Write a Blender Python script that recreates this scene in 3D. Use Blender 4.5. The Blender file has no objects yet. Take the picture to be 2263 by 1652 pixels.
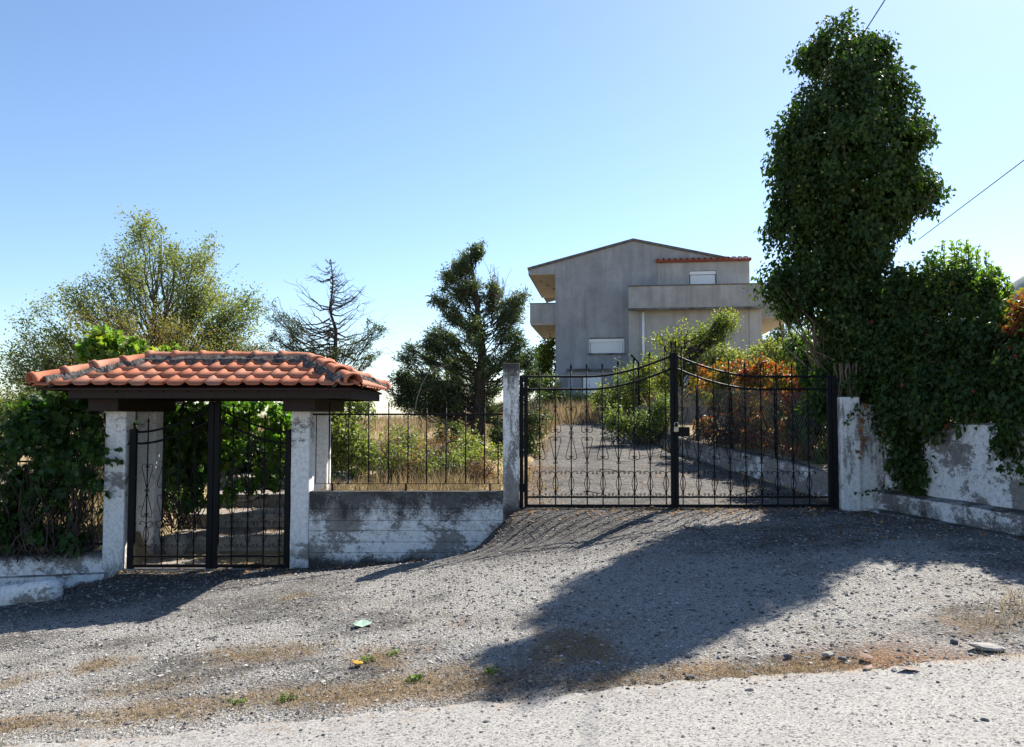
import bpy, bmesh, math, random
import numpy as np
from mathutils import Vector

# ------------------------------------------------------------------ camera, sky, sun, exposure
scene = bpy.context.scene
COL = scene.collection
F = 1760.0 / 2263.0            # focal length in image widths
PITCH = math.radians(2.9)
cam_d = bpy.data.cameras.new('camera')
cam = bpy.data.objects.new('camera', cam_d); COL.objects.link(cam)
cam_d.sensor_width = 36.0; cam_d.lens = 36.0 * F
cam_d.clip_start = 0.05; cam_d.clip_end = 20000
cam.location = (0, 0, 0); cam.rotation_euler = (math.pi / 2 + PITCH, 0, 0)
scene.camera = cam

SUN_AZ = math.radians(37.0)    # to the right of straight ahead
SUN_EL = math.radians(43.5)
world = bpy.data.worlds.new('World'); scene.world = world; world.use_nodes = True
wn = world.node_tree; wn.nodes.clear()
sky = wn.nodes.new('ShaderNodeTexSky'); sky.sky_type = 'NISHITA'; sky.sun_disc = False
sky.sun_elevation = SUN_EL; sky.sun_rotation = SUN_AZ
sky.altitude = 300; sky.air_density = 1.0; sky.dust_density = 0.45; sky.ozone_density = 4.0
bg = wn.nodes.new('ShaderNodeBackground'); bg.inputs['Strength'].default_value = 0.08
wo = wn.nodes.new('ShaderNodeOutputWorld')
wn.links.new(sky.outputs[0], bg.inputs[0]); wn.links.new(bg.outputs[0], wo.inputs[0])
SDIR = Vector((math.sin(SUN_AZ) * math.cos(SUN_EL), math.cos(SUN_AZ) * math.cos(SUN_EL), math.sin(SUN_EL)))
sd = bpy.data.lights.new('sun', 'SUN'); sd.energy = 5.0; sd.angle = math.radians(0.5); sd.color = (1.0, 0.94, 0.85)
sun = bpy.data.objects.new('sun', sd); COL.objects.link(sun); sun.location = SDIR * 50
sun.rotation_euler = (-SDIR).to_track_quat('-Z', 'Y').to_euler()
vs = scene.view_settings
vs.view_transform = 'Standard'; vs.look = 'None'; vs.exposure = 1.3; vs.gamma = 1.0; vs.use_curve_mapping = False
scene.cycles.max_bounces = 6; scene.cycles.transparent_max_bounces = 8

random.seed(7); rng = np.random.default_rng(7)
A3 = lambda *a: np.array(a, float)

# ------------------------------------------------------------------ survey: a spot on the 2263-wide plan sheet at a depth -> a point in the place
def pt(u, v, d):
    a = (u - 1131.5) / 1760.0; b = (826.0 - v) / 1760.0
    y = math.cos(PITCH) - b * math.sin(PITCH); z = math.sin(PITCH) + b * math.cos(PITCH)
    return A3(a / y * d, d, z / y * d)

# ------------------------------------------------------------------ noise in numpy
def _h(ix, iy, s):
    n = (ix.astype(np.int64) * 374761393 + iy.astype(np.int64) * 668265263 + s * 974634777) & 0x7fffffff
    n = ((n ^ (n >> 13)) * 1274126177) & 0x7fffffff
    return ((n ^ (n >> 16)) & 0xffff) / 65535.0
def vnoise(x, y, s=0):
    x = np.asarray(x, float); y = np.asarray(y, float)
    ix = np.floor(x); iy = np.floor(y); fx = x - ix; fy = y - iy
    fx = fx * fx * (3 - 2 * fx); fy = fy * fy * (3 - 2 * fy)
    a = _h(ix, iy, s); b = _h(ix + 1, iy, s); c = _h(ix, iy + 1, s); d = _h(ix + 1, iy + 1, s)
    return (a * (1 - fx) + b * fx) * (1 - fy) + (c * (1 - fx) + d * fx) * fy
def fbm(x, y, s=0, o=4):
    t = 0; a = 0.5; f = 1.0
    for i in range(o):
        t = t + a * vnoise(np.asarray(x) * f, np.asarray(y) * f, s + i * 17); a *= 0.5; f *= 2.03
    return t
def sstep(a, b, x):
    t = np.clip((np.asarray(x, float) - a) / (b - a), 0, 1); return t * t * (3 - 2 * t)

# ------------------------------------------------------------------ terrain heights (eye level is z = 0)
WY = 10.3                      # front face of the wall line
def road_edge(x): return 4.74 + 0.05 * np.sin(np.asarray(x) * 0.8) + 0.22 * (fbm(np.asarray(x) * 0.7, 3.1, 5) - 0.5)
def z_road(x, y): return -1.66 + 0.087 * np.clip(np.asarray(x, float), -25, 14) + 0.02 * np.cos(np.asarray(y) * .6)
WX = [-9, -7, -6, -5.25, -4.9, -2.9, -2.5, -1.6, -0.75, -0.45, 0.02, 0.3, 4.2, 5, 7, 10]
WZ = [-2.6, -2.46, -2.3, -2.12, -1.99, -1.98, -1.96, -1.9, -1.84, -1.72, -1.25, -1.215, -1.22, -1.25, -1.27, -1.2]
SX = [-9, -7, -5, -3, -1, 0.7, 2, 4.2, 6, 10]
SZ = [-2.55, -2.4, -2.06, -1.88, -1.62, -1.33, -1.22, -1.2, -1.24, -1.2]
def h_front(x, y):
    x = np.asarray(x, float); y = np.asarray(y, float)
    w = sstep(8.9, 10.1, y)
    zw = np.interp(x, SX, SZ) * (1 - w) + np.interp(x, WX, WZ) * w
    t = np.clip((y - 4.4) / (10.3 - 4.4), 0, 1.0); t = t * 0.75 + 0.25 * t * t * (3 - 2 * t)
    z = z_road(x, y) * (1 - t) + zw * t
    return z
def drive_left(y): return np.interp(y, [10.3, 13, 19, 23], [0.1, 0.22, 0.8, 1.4])
def drive_right(y): return np.interp(y, [10.3, 12, 16.5, 19, 23], [4.25, 4.05, 3.35, 3.2, 3.6])
def z_drive(y): return np.interp(y, [10.3, 14, 19, 23, 31, 40], [-1.21, -0.98, -0.62, -0.2, 0.6, 0.8])
def h_back(x, y):
    x = np.asarray(x, float); y = np.asarray(y, float)
    gl = np.interp(y, [10.3, 11, 16, 22, 40, 80, 300, 2000, 9000], [-1.1, -1.06, -0.78, -0.5, -0.35, -0.9, -6, -22, -60])
    gfar = np.interp(y, [10.3, 12, 16, 22, 40, 80, 300, 2000, 9000], [-1.75, -1.5, -1.0, -0.6, -0.35, -0.9, -6, -22, -60])
    gl = gl * (1 - sstep(-2.4, -2.6, x)) + gfar * sstep(-2.4, -2.6, x)
    path = np.interp(y, [10.3, 11.4, 14.6, 17], [-1.99, -1.97, -1.2, -0.9])
    pm = sstep(-5.15, -5.0, x) * (1 - sstep(-2.85, -2.7, x)) * (1 - sstep(15, 17, y))
    gl = gl * (1 - pm) + path * pm
    zd = z_drive(y)
    gr = np.interp(y, [6, 10.3, 12, 16.5, 20, 31, 45, 90, 300, 2000, 9000], [-.75, -0.75, -0.72, -0.45, 0.0, 0.65, 0.6, -.2, -6, -22, -60])
    L = drive_left(y); R = drive_right(y)
    mid = np.where(y > 40, gl, zd)
    fl = sstep(L - 0.9, L + 0.0, x); fr = sstep(R + 0.02, R + 0.22, x)
    fl = np.where(y > 24, sstep(-4, 2.5, x), fl)
    out = gl * (1 - fl) + mid * fl
    out = out * (1 - fr) + gr * fr
    far = sstep(32, 60, y)
    return out * (1 - far) + gl * far
def wall_line_y(x):            # where the front lot ends
    return np.where(np.asarray(x) > 4.7, np.interp(x, [4.7, 5.15, 5.6, 30], [10.3, 7.6, 5.4, 5.4]), WY)
def h(x, y):
    return np.where(np.asarray(y) > wall_line_y(x) + 0.08, h_back(x, y), h_front(x, y))
def gp(u, v, d0=3.0, d1=60):
    for d in np.arange(d0, d1, 0.02):
        p = pt(u, v, d)
        if p[2] <= float(h(p[0], p[1])): return A3(p[0], p[1], float(h(p[0], p[1])))
    return pt(u, v, d1)

# ------------------------------------------------------------------ mesh helpers
class MB:
    def __init__(s): s.V = []; s.P = []; s.n = 0; s.R = []; s.has = False
    def add(s, V, *polys, r=None):
        V = np.asarray(V, float)
        s.V.append(V)
        for p in polys:
            if len(p): s.P.append(np.asarray(p, int) + s.n)
        if r is None: s.R.append(np.zeros(len(V)))
        else: s.R.append(np.broadcast_to(np.asarray(r, float), (len(V),)).copy()); s.has = True
        s.n += len(V); return s
    def box(s, x0, x1, y0, y1, z0, z1, r=None):
        V = [(x, y, z) for z in (z0, z1) for y in (y0, y1) for x in (x0, x1)]
        return s.add(V, [(0, 2, 3, 1), (4, 5, 7, 6), (0, 1, 5, 4), (2, 6, 7, 3), (0, 4, 6, 2), (1, 3, 7, 5)], r=r)
    def cbox(s, x0, x1, y0, y1, z0, z1, c=0.006):
        bm = bmesh.new(); bmesh.ops.create_cube(bm, size=1)
        for v in bm.verts:
            v.co = (x0 + (v.co.x + .5) * (x1 - x0), y0 + (v.co.y + .5) * (y1 - y0), z0 + (v.co.z + .5) * (z1 - z0))
        bmesh.ops.bevel(bm, geom=bm.edges[:], offset=c, segments=1, affect='EDGES')
        bm.verts.index_update()
        V = [v.co[:] for v in bm.verts]
        t = [[v.index for v in f.verts] for f in bm.faces]; bm.free()
        return s.add(V, [f for f in t if len(f) == 3], [f for f in t if len(f) == 4])
    def hexa(s, c):            # 8 corners, bottom 4 (ccw) then top 4
        return s.add(c, [(0, 3, 2, 1), (4, 5, 6, 7), (0, 1, 5, 4), (1, 2, 6, 5), (2, 3, 7, 6), (3, 0, 4, 7)])
    def tube(s, P, R, n=6, cap=True, r=None):
        P = np.asarray(P, float); m = len(P); R = np.broadcast_to(np.asarray(R, float), (m,))
        T = np.gradient(P, axis=0) if m > 2 else np.repeat((P[1] - P[0])[None], 2, 0)
        T /= np.linalg.norm(T, axis=1)[:, None] + 1e-9
        ref = np.where(np.abs(T[:, 2:3]) > 0.9, A3(1, 0, 0)[None], A3(0, 0, 1)[None])
        if m > 2:
            mt = np.abs(T[:, 2]).mean(); ref = np.repeat((A3(1, 0.13, 0) if mt > .6 else A3(0, 0.1, 1))[None], m, 0)
        U = np.cross(T, ref); U /= np.linalg.norm(U, axis=1)[:, None] + 1e-9
        W = np.cross(T, U)
        a = np.arange(n) * 2 * math.pi / n + math.pi / 4
        V = P[:, None] + R[:, None, None] * (np.cos(a)[None, :, None] * U[:, None] + np.sin(a)[None, :, None] * W[:, None])
        i = np.arange(m - 1)[:, None] * n; j = np.arange(n)[None]; k = (j + 1) % n
        q = np.stack([i + j, i + k, i + n + k, i + n + j], -1).reshape(-1, 4)[:, ::-1]
        V = V.reshape(-1, 3); ps = [q]
        if cap: 
            e = np.array([list(range(n))]); ps += [e, e[:, ::-1] + (m - 1) * n]
        return s.add(V, *ps, r=r)
    def build(s, name, mat, parent=None, smooth=False, loc=None):
        V = np.concatenate(s.V) if s.V else np.zeros((0, 3))
        me = bpy.data.meshes.new(name)
        if loc is not None: V = V - np.asarray(loc, float)
        if parent is not None and loc is None: V = V - np.array(WLOC[parent.name])
        me.vertices.add(len(V)); me.vertices.foreach_set('co', V.ravel())
        tot = np.concatenate([np.full(len(p), p.shape[1]) for p in s.P]); idx = np.concatenate([p.ravel() for p in s.P])
        me.loops.add(len(idx)); me.loops.foreach_set('vertex_index', idx.astype(np.int32))
        me.polygons.add(len(tot)); st = np.concatenate([[0], np.cumsum(tot)[:-1]])
        me.polygons.foreach_set('loop_start', st.astype(np.int32)); me.polygons.foreach_set('loop_total', tot.astype(np.int32))
        me.polygons.foreach_set('use_smooth', np.full(len(tot), bool(smooth)))
        if s.has:
            a = me.attributes.new('rnd', 'FLOAT', 'POINT'); a.data.foreach_set('value', np.concatenate(s.R).astype(np.float32))
        me.update(calc_edges=True)
        me.materials.append(mat)
        o = bpy.data.objects.new(name, me); COL.objects.link(o)
        WLOC[o.name] = (0, 0, 0) if parent is None else WLOC[parent.name]
        if parent is not None: o.parent = parent
        if loc is not None: o.location = loc; WLOC[o.name] = tuple(loc)
        return o
WLOC = {}
def attr(o, name, vals):
    a = o.data.attributes.new(name, 'FLOAT', 'POINT'); a.data.foreach_set('value', np.asarray(vals, np.float32))
def tag(o, label=None, cat=None, group=None, kind=None):
    if label: o['label'] = label
    if cat: o['category'] = cat
    if group: o['group'] = group
    if kind: o['kind'] = kind
    return o
def thing(name, label, cat, loc=(0, 0, 0), group=None):
    o = bpy.data.objects.new(name, None); COL.objects.link(o); o.location = tuple(float(c) for c in loc)
    o.empty_display_size = 0.2; WLOC[o.name] = tuple(float(c) for c in loc)
    return tag(o, label, cat, group)
def inst(src, name, parent, off, rz=0, rot=None):     # another piece sharing src's mesh
    o = bpy.data.objects.new(name, src.data); COL.objects.link(o); o.parent = parent
    o.location = off
    o.rotation_euler = rot if rot is not None else (0, 0, rz)
    WLOC[o.name] = WLOC[parent.name]
    return o

# ------------------------------------------------------------------ materials
class G:
    def __init__(s, name):
        s.m = bpy.data.materials.new(name); s.m.use_nodes = True; s.t = s.m.node_tree; s.t.nodes.clear()
        s.o = s.n('ShaderNodeOutputMaterial'); s.g = s.n('ShaderNodeNewGeometry'); s.pos = s.g.outputs['Position']
    def n(s, ty, **k):
        x = s.t.nodes.new(ty)
        for a, b in k.items(): setattr(x, a, b)
        return x
    def set(s, sock, v):
        if isinstance(v, bpy.types.NodeSocket): s.t.links.new(v, sock)
        elif isinstance(v, (tuple, list)) and len(v) == 3 and sock.type == 'RGBA': sock.default_value = (*v, 1)
        else: sock.default_value = v
    def scale(s, v, sc):
        x = s.n('ShaderNodeVectorMath', operation='MULTIPLY'); s.set(x.inputs[0], v); x.inputs[1].default_value = sc; return x.outputs[0]
    def noise(s, sc, det=4, rough=.55, vec=None, dist=0):
        x = s.n('ShaderNodeTexNoise'); s.set(x.inputs['Vector'], vec or s.pos); x.inputs['Scale'].default_value = sc
        x.inputs['Detail'].default_value = det; x.inputs['Roughness'].default_value = rough; x.inputs['Distortion'].default_value = dist; return x.outputs['Fac']
    def vor(s, sc, out='Distance', feat='F1', vec=None, rand=1):
        x = s.n('ShaderNodeTexVoronoi', feature=feat); s.set(x.inputs['Vector'], vec or s.pos); x.inputs['Scale'].default_value = sc
        x.inputs['Randomness'].default_value = rand; return x.outputs[out]
    def ramp(s, f, pts, ip='LINEAR'):
        x = s.n('ShaderNodeValToRGB'); x.color_ramp.interpolation = ip; s.set(x.inputs[0], f); e = x.color_ramp.elements
        while len(e) < len(pts): e.new(0.5)
        for el, (p, c) in zip(e, pts):
            el.position = p; el.color = (c, c, c, 1) if isinstance(c, (int, float)) else (*c, 1)
        return x.outputs[0]
    def mix(s, f, a, b, mode='MIX'):
        x = s.n('ShaderNodeMix', data_type='RGBA', blend_type=mode); s.set(x.inputs[0], f); s.set(x.inputs[6], a); s.set(x.inputs[7], b); return x.outputs[2]
    def math(s, op, a, b=0.0, clamp=False):
        x = s.n('ShaderNodeMath', operation=op, use_clamp=clamp); s.set(x.inputs[0], a); s.set(x.inputs[1], b); return x.outputs[0]
    def attr(s, name): x = s.n('ShaderNodeAttribute', attribute_name=name); return x.outputs['Fac']
    def xyz(s, v=None): x = s.n('ShaderNodeSeparateXYZ'); s.set(x.inputs[0], v or s.pos); return x.outputs
    def objrnd(s): return s.n('ShaderNodeObjectInfo').outputs['Random']
    def bump(s, hgt, st=.5, dist=.01, nrm=None):
        x = s.n('ShaderNodeBump'); s.set(x.inputs['Height'], hgt); x.inputs['Strength'].default_value = st; x.inputs['Distance'].default_value = dist
        if nrm is not None: s.set(x.inputs['Normal'], nrm)
        return x.outputs[0]
    def out(s, col, rough=.85, nrm=None, spec=.3, metal=0):
        b = s.n('ShaderNodeBsdfPrincipled'); s.set(b.inputs['Base Color'], col); s.set(b.inputs['Roughness'], rough)
        b.inputs['Specular IOR Level'].default_value = spec; b.inputs['Metallic'].default_value = metal
        if nrm is not None: s.set(b.inputs['Normal'], nrm)
        s.t.links.new(b.outputs[0], s.o.inputs[0]); return s.m

def leaf_mat(name, cols, trans=.4, rough=.5, spec=.35, tint=(1.5, 1.65, .7)):
    g = G(name); k = g.attr('rnd'); n = len(cols)
    c = g.ramp(k, [(i / (n - 1) if n > 1 else 0, cc) for i, cc in enumerate(cols)])
    b = g.n('ShaderNodeBsdfPrincipled'); g.set(b.inputs['Base Color'], c); b.inputs['Roughness'].default_value = rough; b.inputs['Specular IOR Level'].default_value = spec
    t = g.n('ShaderNodeBsdfTranslucent'); g.set(t.inputs[0], g.mix(1.0, c, tint, 'MULTIPLY'))
    m = g.n('ShaderNodeMixShader'); m.inputs[0].default_value = trans
    g.t.links.new(b.outputs[0], m.inputs[1]); g.t.links.new(t.outputs[0], m.inputs[2]); g.t.links.new(m.outputs[0], g.o.inputs[0])
    return g.m

def bark_mat(name, a, b, sc=30):
    g = G(name); v = g.scale(g.pos, (1, 1, .2)); f = g.noise(sc, 5, .6, v)
    return g.out(g.ramp(f, [(.35, a), (.65, b)]), .95, g.bump(f, .6, .01), .1)

def iron_mat():
    g = G('black_iron'); f = g.noise(40, 3); r = g.ramp(g.noise(9, 5, .7), [(.62, 0), (.75, 1)])
    c = g.mix(g.math('MULTIPLY', r, .5), (.007, .007, .0075), (.05, .024, .014))
    return g.out(c, g.ramp(f, [(.3, .55), (.7, .75)]), g.bump(f, .15, .002), .18)

def paint_wall(name, seed, white=.5, stain_hi=None, stain_lo=None, streak=False, conc=((.19, .175, .16), (.31, .29, .27)), pscale=6, ledge=True):
    """old concrete with flaking limewash; lichen stains follow noise of their own"""
    g = G(name)
    off = g.n('ShaderNodeVectorMath', operation='ADD'); g.set(off.inputs[0], g.pos); off.inputs[1].default_value = (seed * 3.7, seed * 1.3, seed * 2.1); p = off.outputs[0]
    pv = g.scale(p, (1, 1, .22)) if streak else g.scale(p, (1, 1, 1.5))
    big = g.noise(pscale * .35, 3, .5, pv); mid = g.noise(pscale * 2.2, 5, .7, pv); fine = g.noise(pscale * 12, 5, .75, p if not streak else g.scale(p, (1, 1, .5)))
    f = g.math('ADD', g.math('MULTIPLY', big, .46), g.math('ADD', g.math('MULTIPLY', mid, .30), g.math('MULTIPLY', fine, .24)))
    z = g.xyz()[2]
    peel = g.ramp(f, [(white - .012, 0), (white + .012, 1)])          # 1 = bare concrete
    cc = g.ramp(g.noise(14, 5, .6, p), [(.3, conc[0]), (.7, conc[1])])
    wc = g.ramp(g.noise(20, 4, .6, p), [(.25, (.54, .53, .515)), (.6, (.80, .795, .78))])
    speck = g.ramp(g.noise(60, 4, .7, p), [(.66, 0), (.7, 1)])
    col = g.mix(peel, wc, cc); col = g.mix(g.math('MULTIPLY', speck, .55), col, (.11, .1, .09))
    bumpf = g.math('MULTIPLY', peel, -1)
    sn = g.noise(3.4, 6, .7, g.scale(p, (1, 1, .45))); sf = g.noise(55, 4, .7, p)
    sf = g.math('ADD', sn, g.math('MULTIPLY', g.math('SUBTRACT', sf, .5), .6))
    for st in (stain_hi, stain_lo):
        if st:
            z0, z1, amt = st                                         # stain grows from z0 (none) to z1 (full)
            mr = g.n('ShaderNodeMapRange'); g.set(mr.inputs[0], z); mr.inputs[1].default_value = z0; mr.inputs[2].default_value = z1
            mr.inputs[3].default_value = 0; mr.inputs[4].default_value = 1
            k = g.math('ADD', sf, g.math('MULTIPLY', mr.outputs[0], amt))
            col = g.mix(g.ramp(k, [(.72, 0), (.95, .9)]), col, (.045, .042, .04))
    if not ledge: return g.out(col, .92, g.bump(bumpf, .5, .004), .15)
    upz = g.n('ShaderNodeSeparateXYZ'); g.set(upz.inputs[0], g.g.outputs['True Normal'])
    col = g.mix(g.math('MULTIPLY', g.ramp(upz.outputs[2], [(.45, 0), (.7, 1)]), g.ramp(sf, [(.3, .5), (.6, .95)])), col, (.05, .046, .04))
    nr = g.bump(bumpf, .5, .004); nr = g.bump(g.noise(90, 4, .6), .25, .004, nr)
    return g.out(col, .92, nr, .15)

def tile_mat():
    g = G('terracotta'); r = g.objrnd(); f = g.noise(16, 5, .6); l = g.noise(55, 4, .7)
    c = g.ramp(r, [(0, (.40, .13, .068)), (.35, (.50, .18, .095)), (.7, (.47, .20, .12)), (1, (.40, .19, .13))])
    c = g.mix(g.ramp(f, [(.45, 0), (.75, .5)]), c, (.34, .115, .06))
    c = g.mix(g.ramp(g.noise(3.5, 5, .7), [(.5, 0), (.7, .45)]), c, (.26, .13, .09))
    c = g.mix(g.ramp(l, [(.6, 0), (.72, .55)]), c, (.13, .09, .075))
    return g.out(c, .8, g.bump(l, .2, .003), .2)

def simple(name, a, b, sc=8, rough=.9, bs=.3, bd=.005, spec=.2, stretch=(1, 1, 1), metal=0):
    g = G(name); f = g.noise(sc, 5, .62, g.scale(g.pos, stretch))
    return g.out(g.ramp(f, [(.32, a), (.68, b)]), rough, g.bump(f, bs, bd), spec, metal)

def gravel_mat(name, road=False):
    g = G(name); d = g.attr('dirt'); k = g.attr('dark')
    sq = g.pos
    big = g.noise(.9, 4, .6); mid = g.noise(5, 5, .65); fine = g.noise(55, 4, .7)
    v1 = g.vor(52, 'Color'); v1v = g.xyz(v1)[0]; v1d = g.vor(52, 'Distance')
    v2 = g.xyz(g.vor(120, 'Color'))[0]; v2d = g.vor(120, 'Distance')
    if road:
        base = g.ramp(v2, [(0, (.07, .067, .062)), (.25, (.21, .202, .19)), (1, (.36, .345, .322))])
        base = g.mix(g.ramp(mid, [(.35, 0), (.7, .35)]), base, (.31, .30, .28))
        base = g.mix(g.ramp(g.noise(2.2, 5, .7), [(.5, 0), (.72, .3)]), base, (.16, .155, .15))
        spk = g.ramp(g.xyz(g.vor(75, 'Color'))[1], [(.93, 0), (.95, 1)])
        base = g.mix(g.math('MULTIPLY', spk, .8), base, (.06, .06, .065))
    else:
        s = g.math('ADD', g.math('MULTIPLY', big, .5), g.math('MULTIPLY', mid, .5))
        expo = g.ramp(s, [(.4, 0), (.58, 1)])                       # where the stone shows through the worn binder
        stone = g.ramp(v1v, [(0, (.016, .0155, .015)), (.3, (.08, .076, .07)), (.65, (.23, .218, .20)), (1, (.50, .478, .445))])
        binder = g.ramp(v2, [(0, (.013, .0125, .012)), (.55, (.055, .052, .048)), (1, (.2, .188, .17))])
        base = g.mix(g.math('MULTIPLY', expo, .75), binder, stone)
        base = g.mix(g.math('MULTIPLY', g.ramp(fine, [(.50, 0), (.64, .8)]), g.ramp(mid, [(.38, .1), (.62, 1)])), base, (.34, .318, .285))
        pl_ = g.attr('pale'); pf = g.math('ADD', pl_, g.math('MULTIPLY', g.math('SUBTRACT', fine, .5), 2.2))
        base = g.mix(g.ramp(pf, [(.30, 0), (.72, .9)]), base, g.ramp(v2, [(0, (.15, .142, .13)), (.5, (.33, .315, .29)), (1, (.52, .50, .465))]))
        base = g.mix(g.ramp(g.noise(1.7, 6, .72), [(.5, 0), (.72, .45)]), base, g.ramp(v2, [(0, (.10, .08, .06)), (1, (.34, .28, .21))]))
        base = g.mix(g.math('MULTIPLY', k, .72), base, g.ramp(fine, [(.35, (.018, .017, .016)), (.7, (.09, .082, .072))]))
    dn = g.math('ADD', d, g.math('MULTIPLY', g.math('SUBTRACT', g.noise(9, 6, .75), .5), 1.9))
    soil = g.ramp(g.noise(30, 5, .7), [(.3, (.13, .08, .048)), (.55, (.27, .19, .12)), (.8, (.40, .30, .20))])
    base = g.mix(g.ramp(dn, [(.38, 0), (.95, .85)]), base, soil)
    red = g.attr('red')
    base = g.mix(g.math('MULTIPLY', red, .8, True), base, g.ramp(g.noise(25, 4, .7), [(.35, (.19, .085, .042)), (.7, (.33, .185, .105))]))
    hh = g.math('ADD', g.math('MULTIPLY', g.math('SUBTRACT', .5, v1d), .9 if not road else .2), g.math('MULTIPLY', v2d, -.5))
    hh = g.math('ADD', hh, g.math('MULTIPLY', fine, 1.1))
    return g.out(base, .92, g.bump(hh, 1.0 if not road else .6, .02 if not road else .007), .2)

IRON = iron_mat()
TILE = tile_mat()
MORTAR = simple('mortar', (.035, .032, .03), (.17, .155, .145), 26, .95, .9, .02, .05)
BROWN = simple('dark_stained_timber', (.012, .006, .0045), (.028, .013, .0095), 30, .6, .2, .003, .3, (1, 1, .3))
CONC = simple('grey_concrete', (.2, .195, .19), (.34, .33, .32), 7, .9, .3, .006, .1)
BARK = bark_mat('bark', (.05, .042, .036), (.14, .12, .105))
BARK_D = bark_mat('dark_bark', (.03, .024, .02), (.09, .07, .058))
BARK_P = bark_mat('pale_bark', (.16, .14, .12), (.32, .29, .25))

# ------------------------------------------------------------------ vegetation helpers
T_DIAM = (A3([0, 0, 0], [.30, .42, .05], [0, 1, -.03], [-.30, .42, .05]).reshape(-1, 3), np.array([[0, 1, 2], [0, 2, 3]]))
T_IVY = (np.array([[0, 0, 0], [.42, -.06, .0], [.36, .34, .05], [0, 1, -.1], [-.36, .34, .05], [-.42, -.06, .0], [0, .35, -.06]], float),
         np.array([[6, 0, 1], [6, 1, 2], [6, 2, 3], [6, 3, 4], [6, 4, 5], [6, 5, 0]]))
T_VINE = (np.array([[0, .05, 0], [.30, -.18, .02], [.55, .1, .06], [.38, .28, .0], [.5, .62, .07], [.2, .6, -.02], [0, 1, .03], [-.2, .6, -.02], [-.5, .62, .07], [-.38, .28, .0], [-.55, .1, .06], [-.30, -.18, .02], [0, .35, -.06]], float),
          np.array([[12, i, (i + 1) % 12] for i in range(12)]))
T_NEED = (np.array([[0, 0, 0], [.12, .5, .03], [0, 1, 0], [-.12, .5, -.03]], float), np.array([[0, 1, 2], [0, 2, 3]]))

def unit(a): return a / (np.linalg.norm(a, axis=-1, keepdims=True) + 1e-9)
def put_leaves(mb, tpl, pos, axis, nrm, size, rnd):
    TV, TF = tpl; n = len(pos)
    if n == 0: return
    a = unit(np.asarray(axis, float)); s = unit(np.cross(a, nrm)); w = np.cross(s, a)
    size = np.broadcast_to(np.asarray(size, float), (n,))[:, None, None]
    V = pos[:, None] + size * (TV[None, :, 0:1] * s[:, None] + TV[None, :, 1:2] * a[:, None] + TV[None, :, 2:3] * w[:, None])
    k = len(TV); Fc = (TF[None] + (np.arange(n) * k)[:, None, None]).reshape(-1, 3)
    mb.add(V.reshape(-1, 3), Fc, r=np.repeat(rnd, k))
def rdir(n, g=rng): return unit(g.normal(size=(n, 3)))
def curve(p0, p1, n, bend=(0, 0, 0), wob=.03, g=rng):
    t = np.linspace(0, 1, n)[:, None]; L = np.linalg.norm(p1 - p0)
    P = p0 * (1 - t) + p1 * t + np.asarray(bend) * (t * (1 - t) * 4)
    w = g.normal(size=(n, 3)) * wob * L; w[0] = 0; w[-1] = 0
    return P + w
def lobe(u, v, ru, rv, d, rd=None):
    c = pt(u, v, d); s = d / 1760.0; r = ru * s
    return (c, A3(r, r if rd is None else rd, rv * s))
def in_lobe(l, n, lo=.0, g=rng):
    d = rdir(n, g); r = (lo ** 3 + (1 - lo ** 3) * g.random(n)) ** (1 / 3.)
    return l[0] + d * r[:, None] * l[1]

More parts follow.
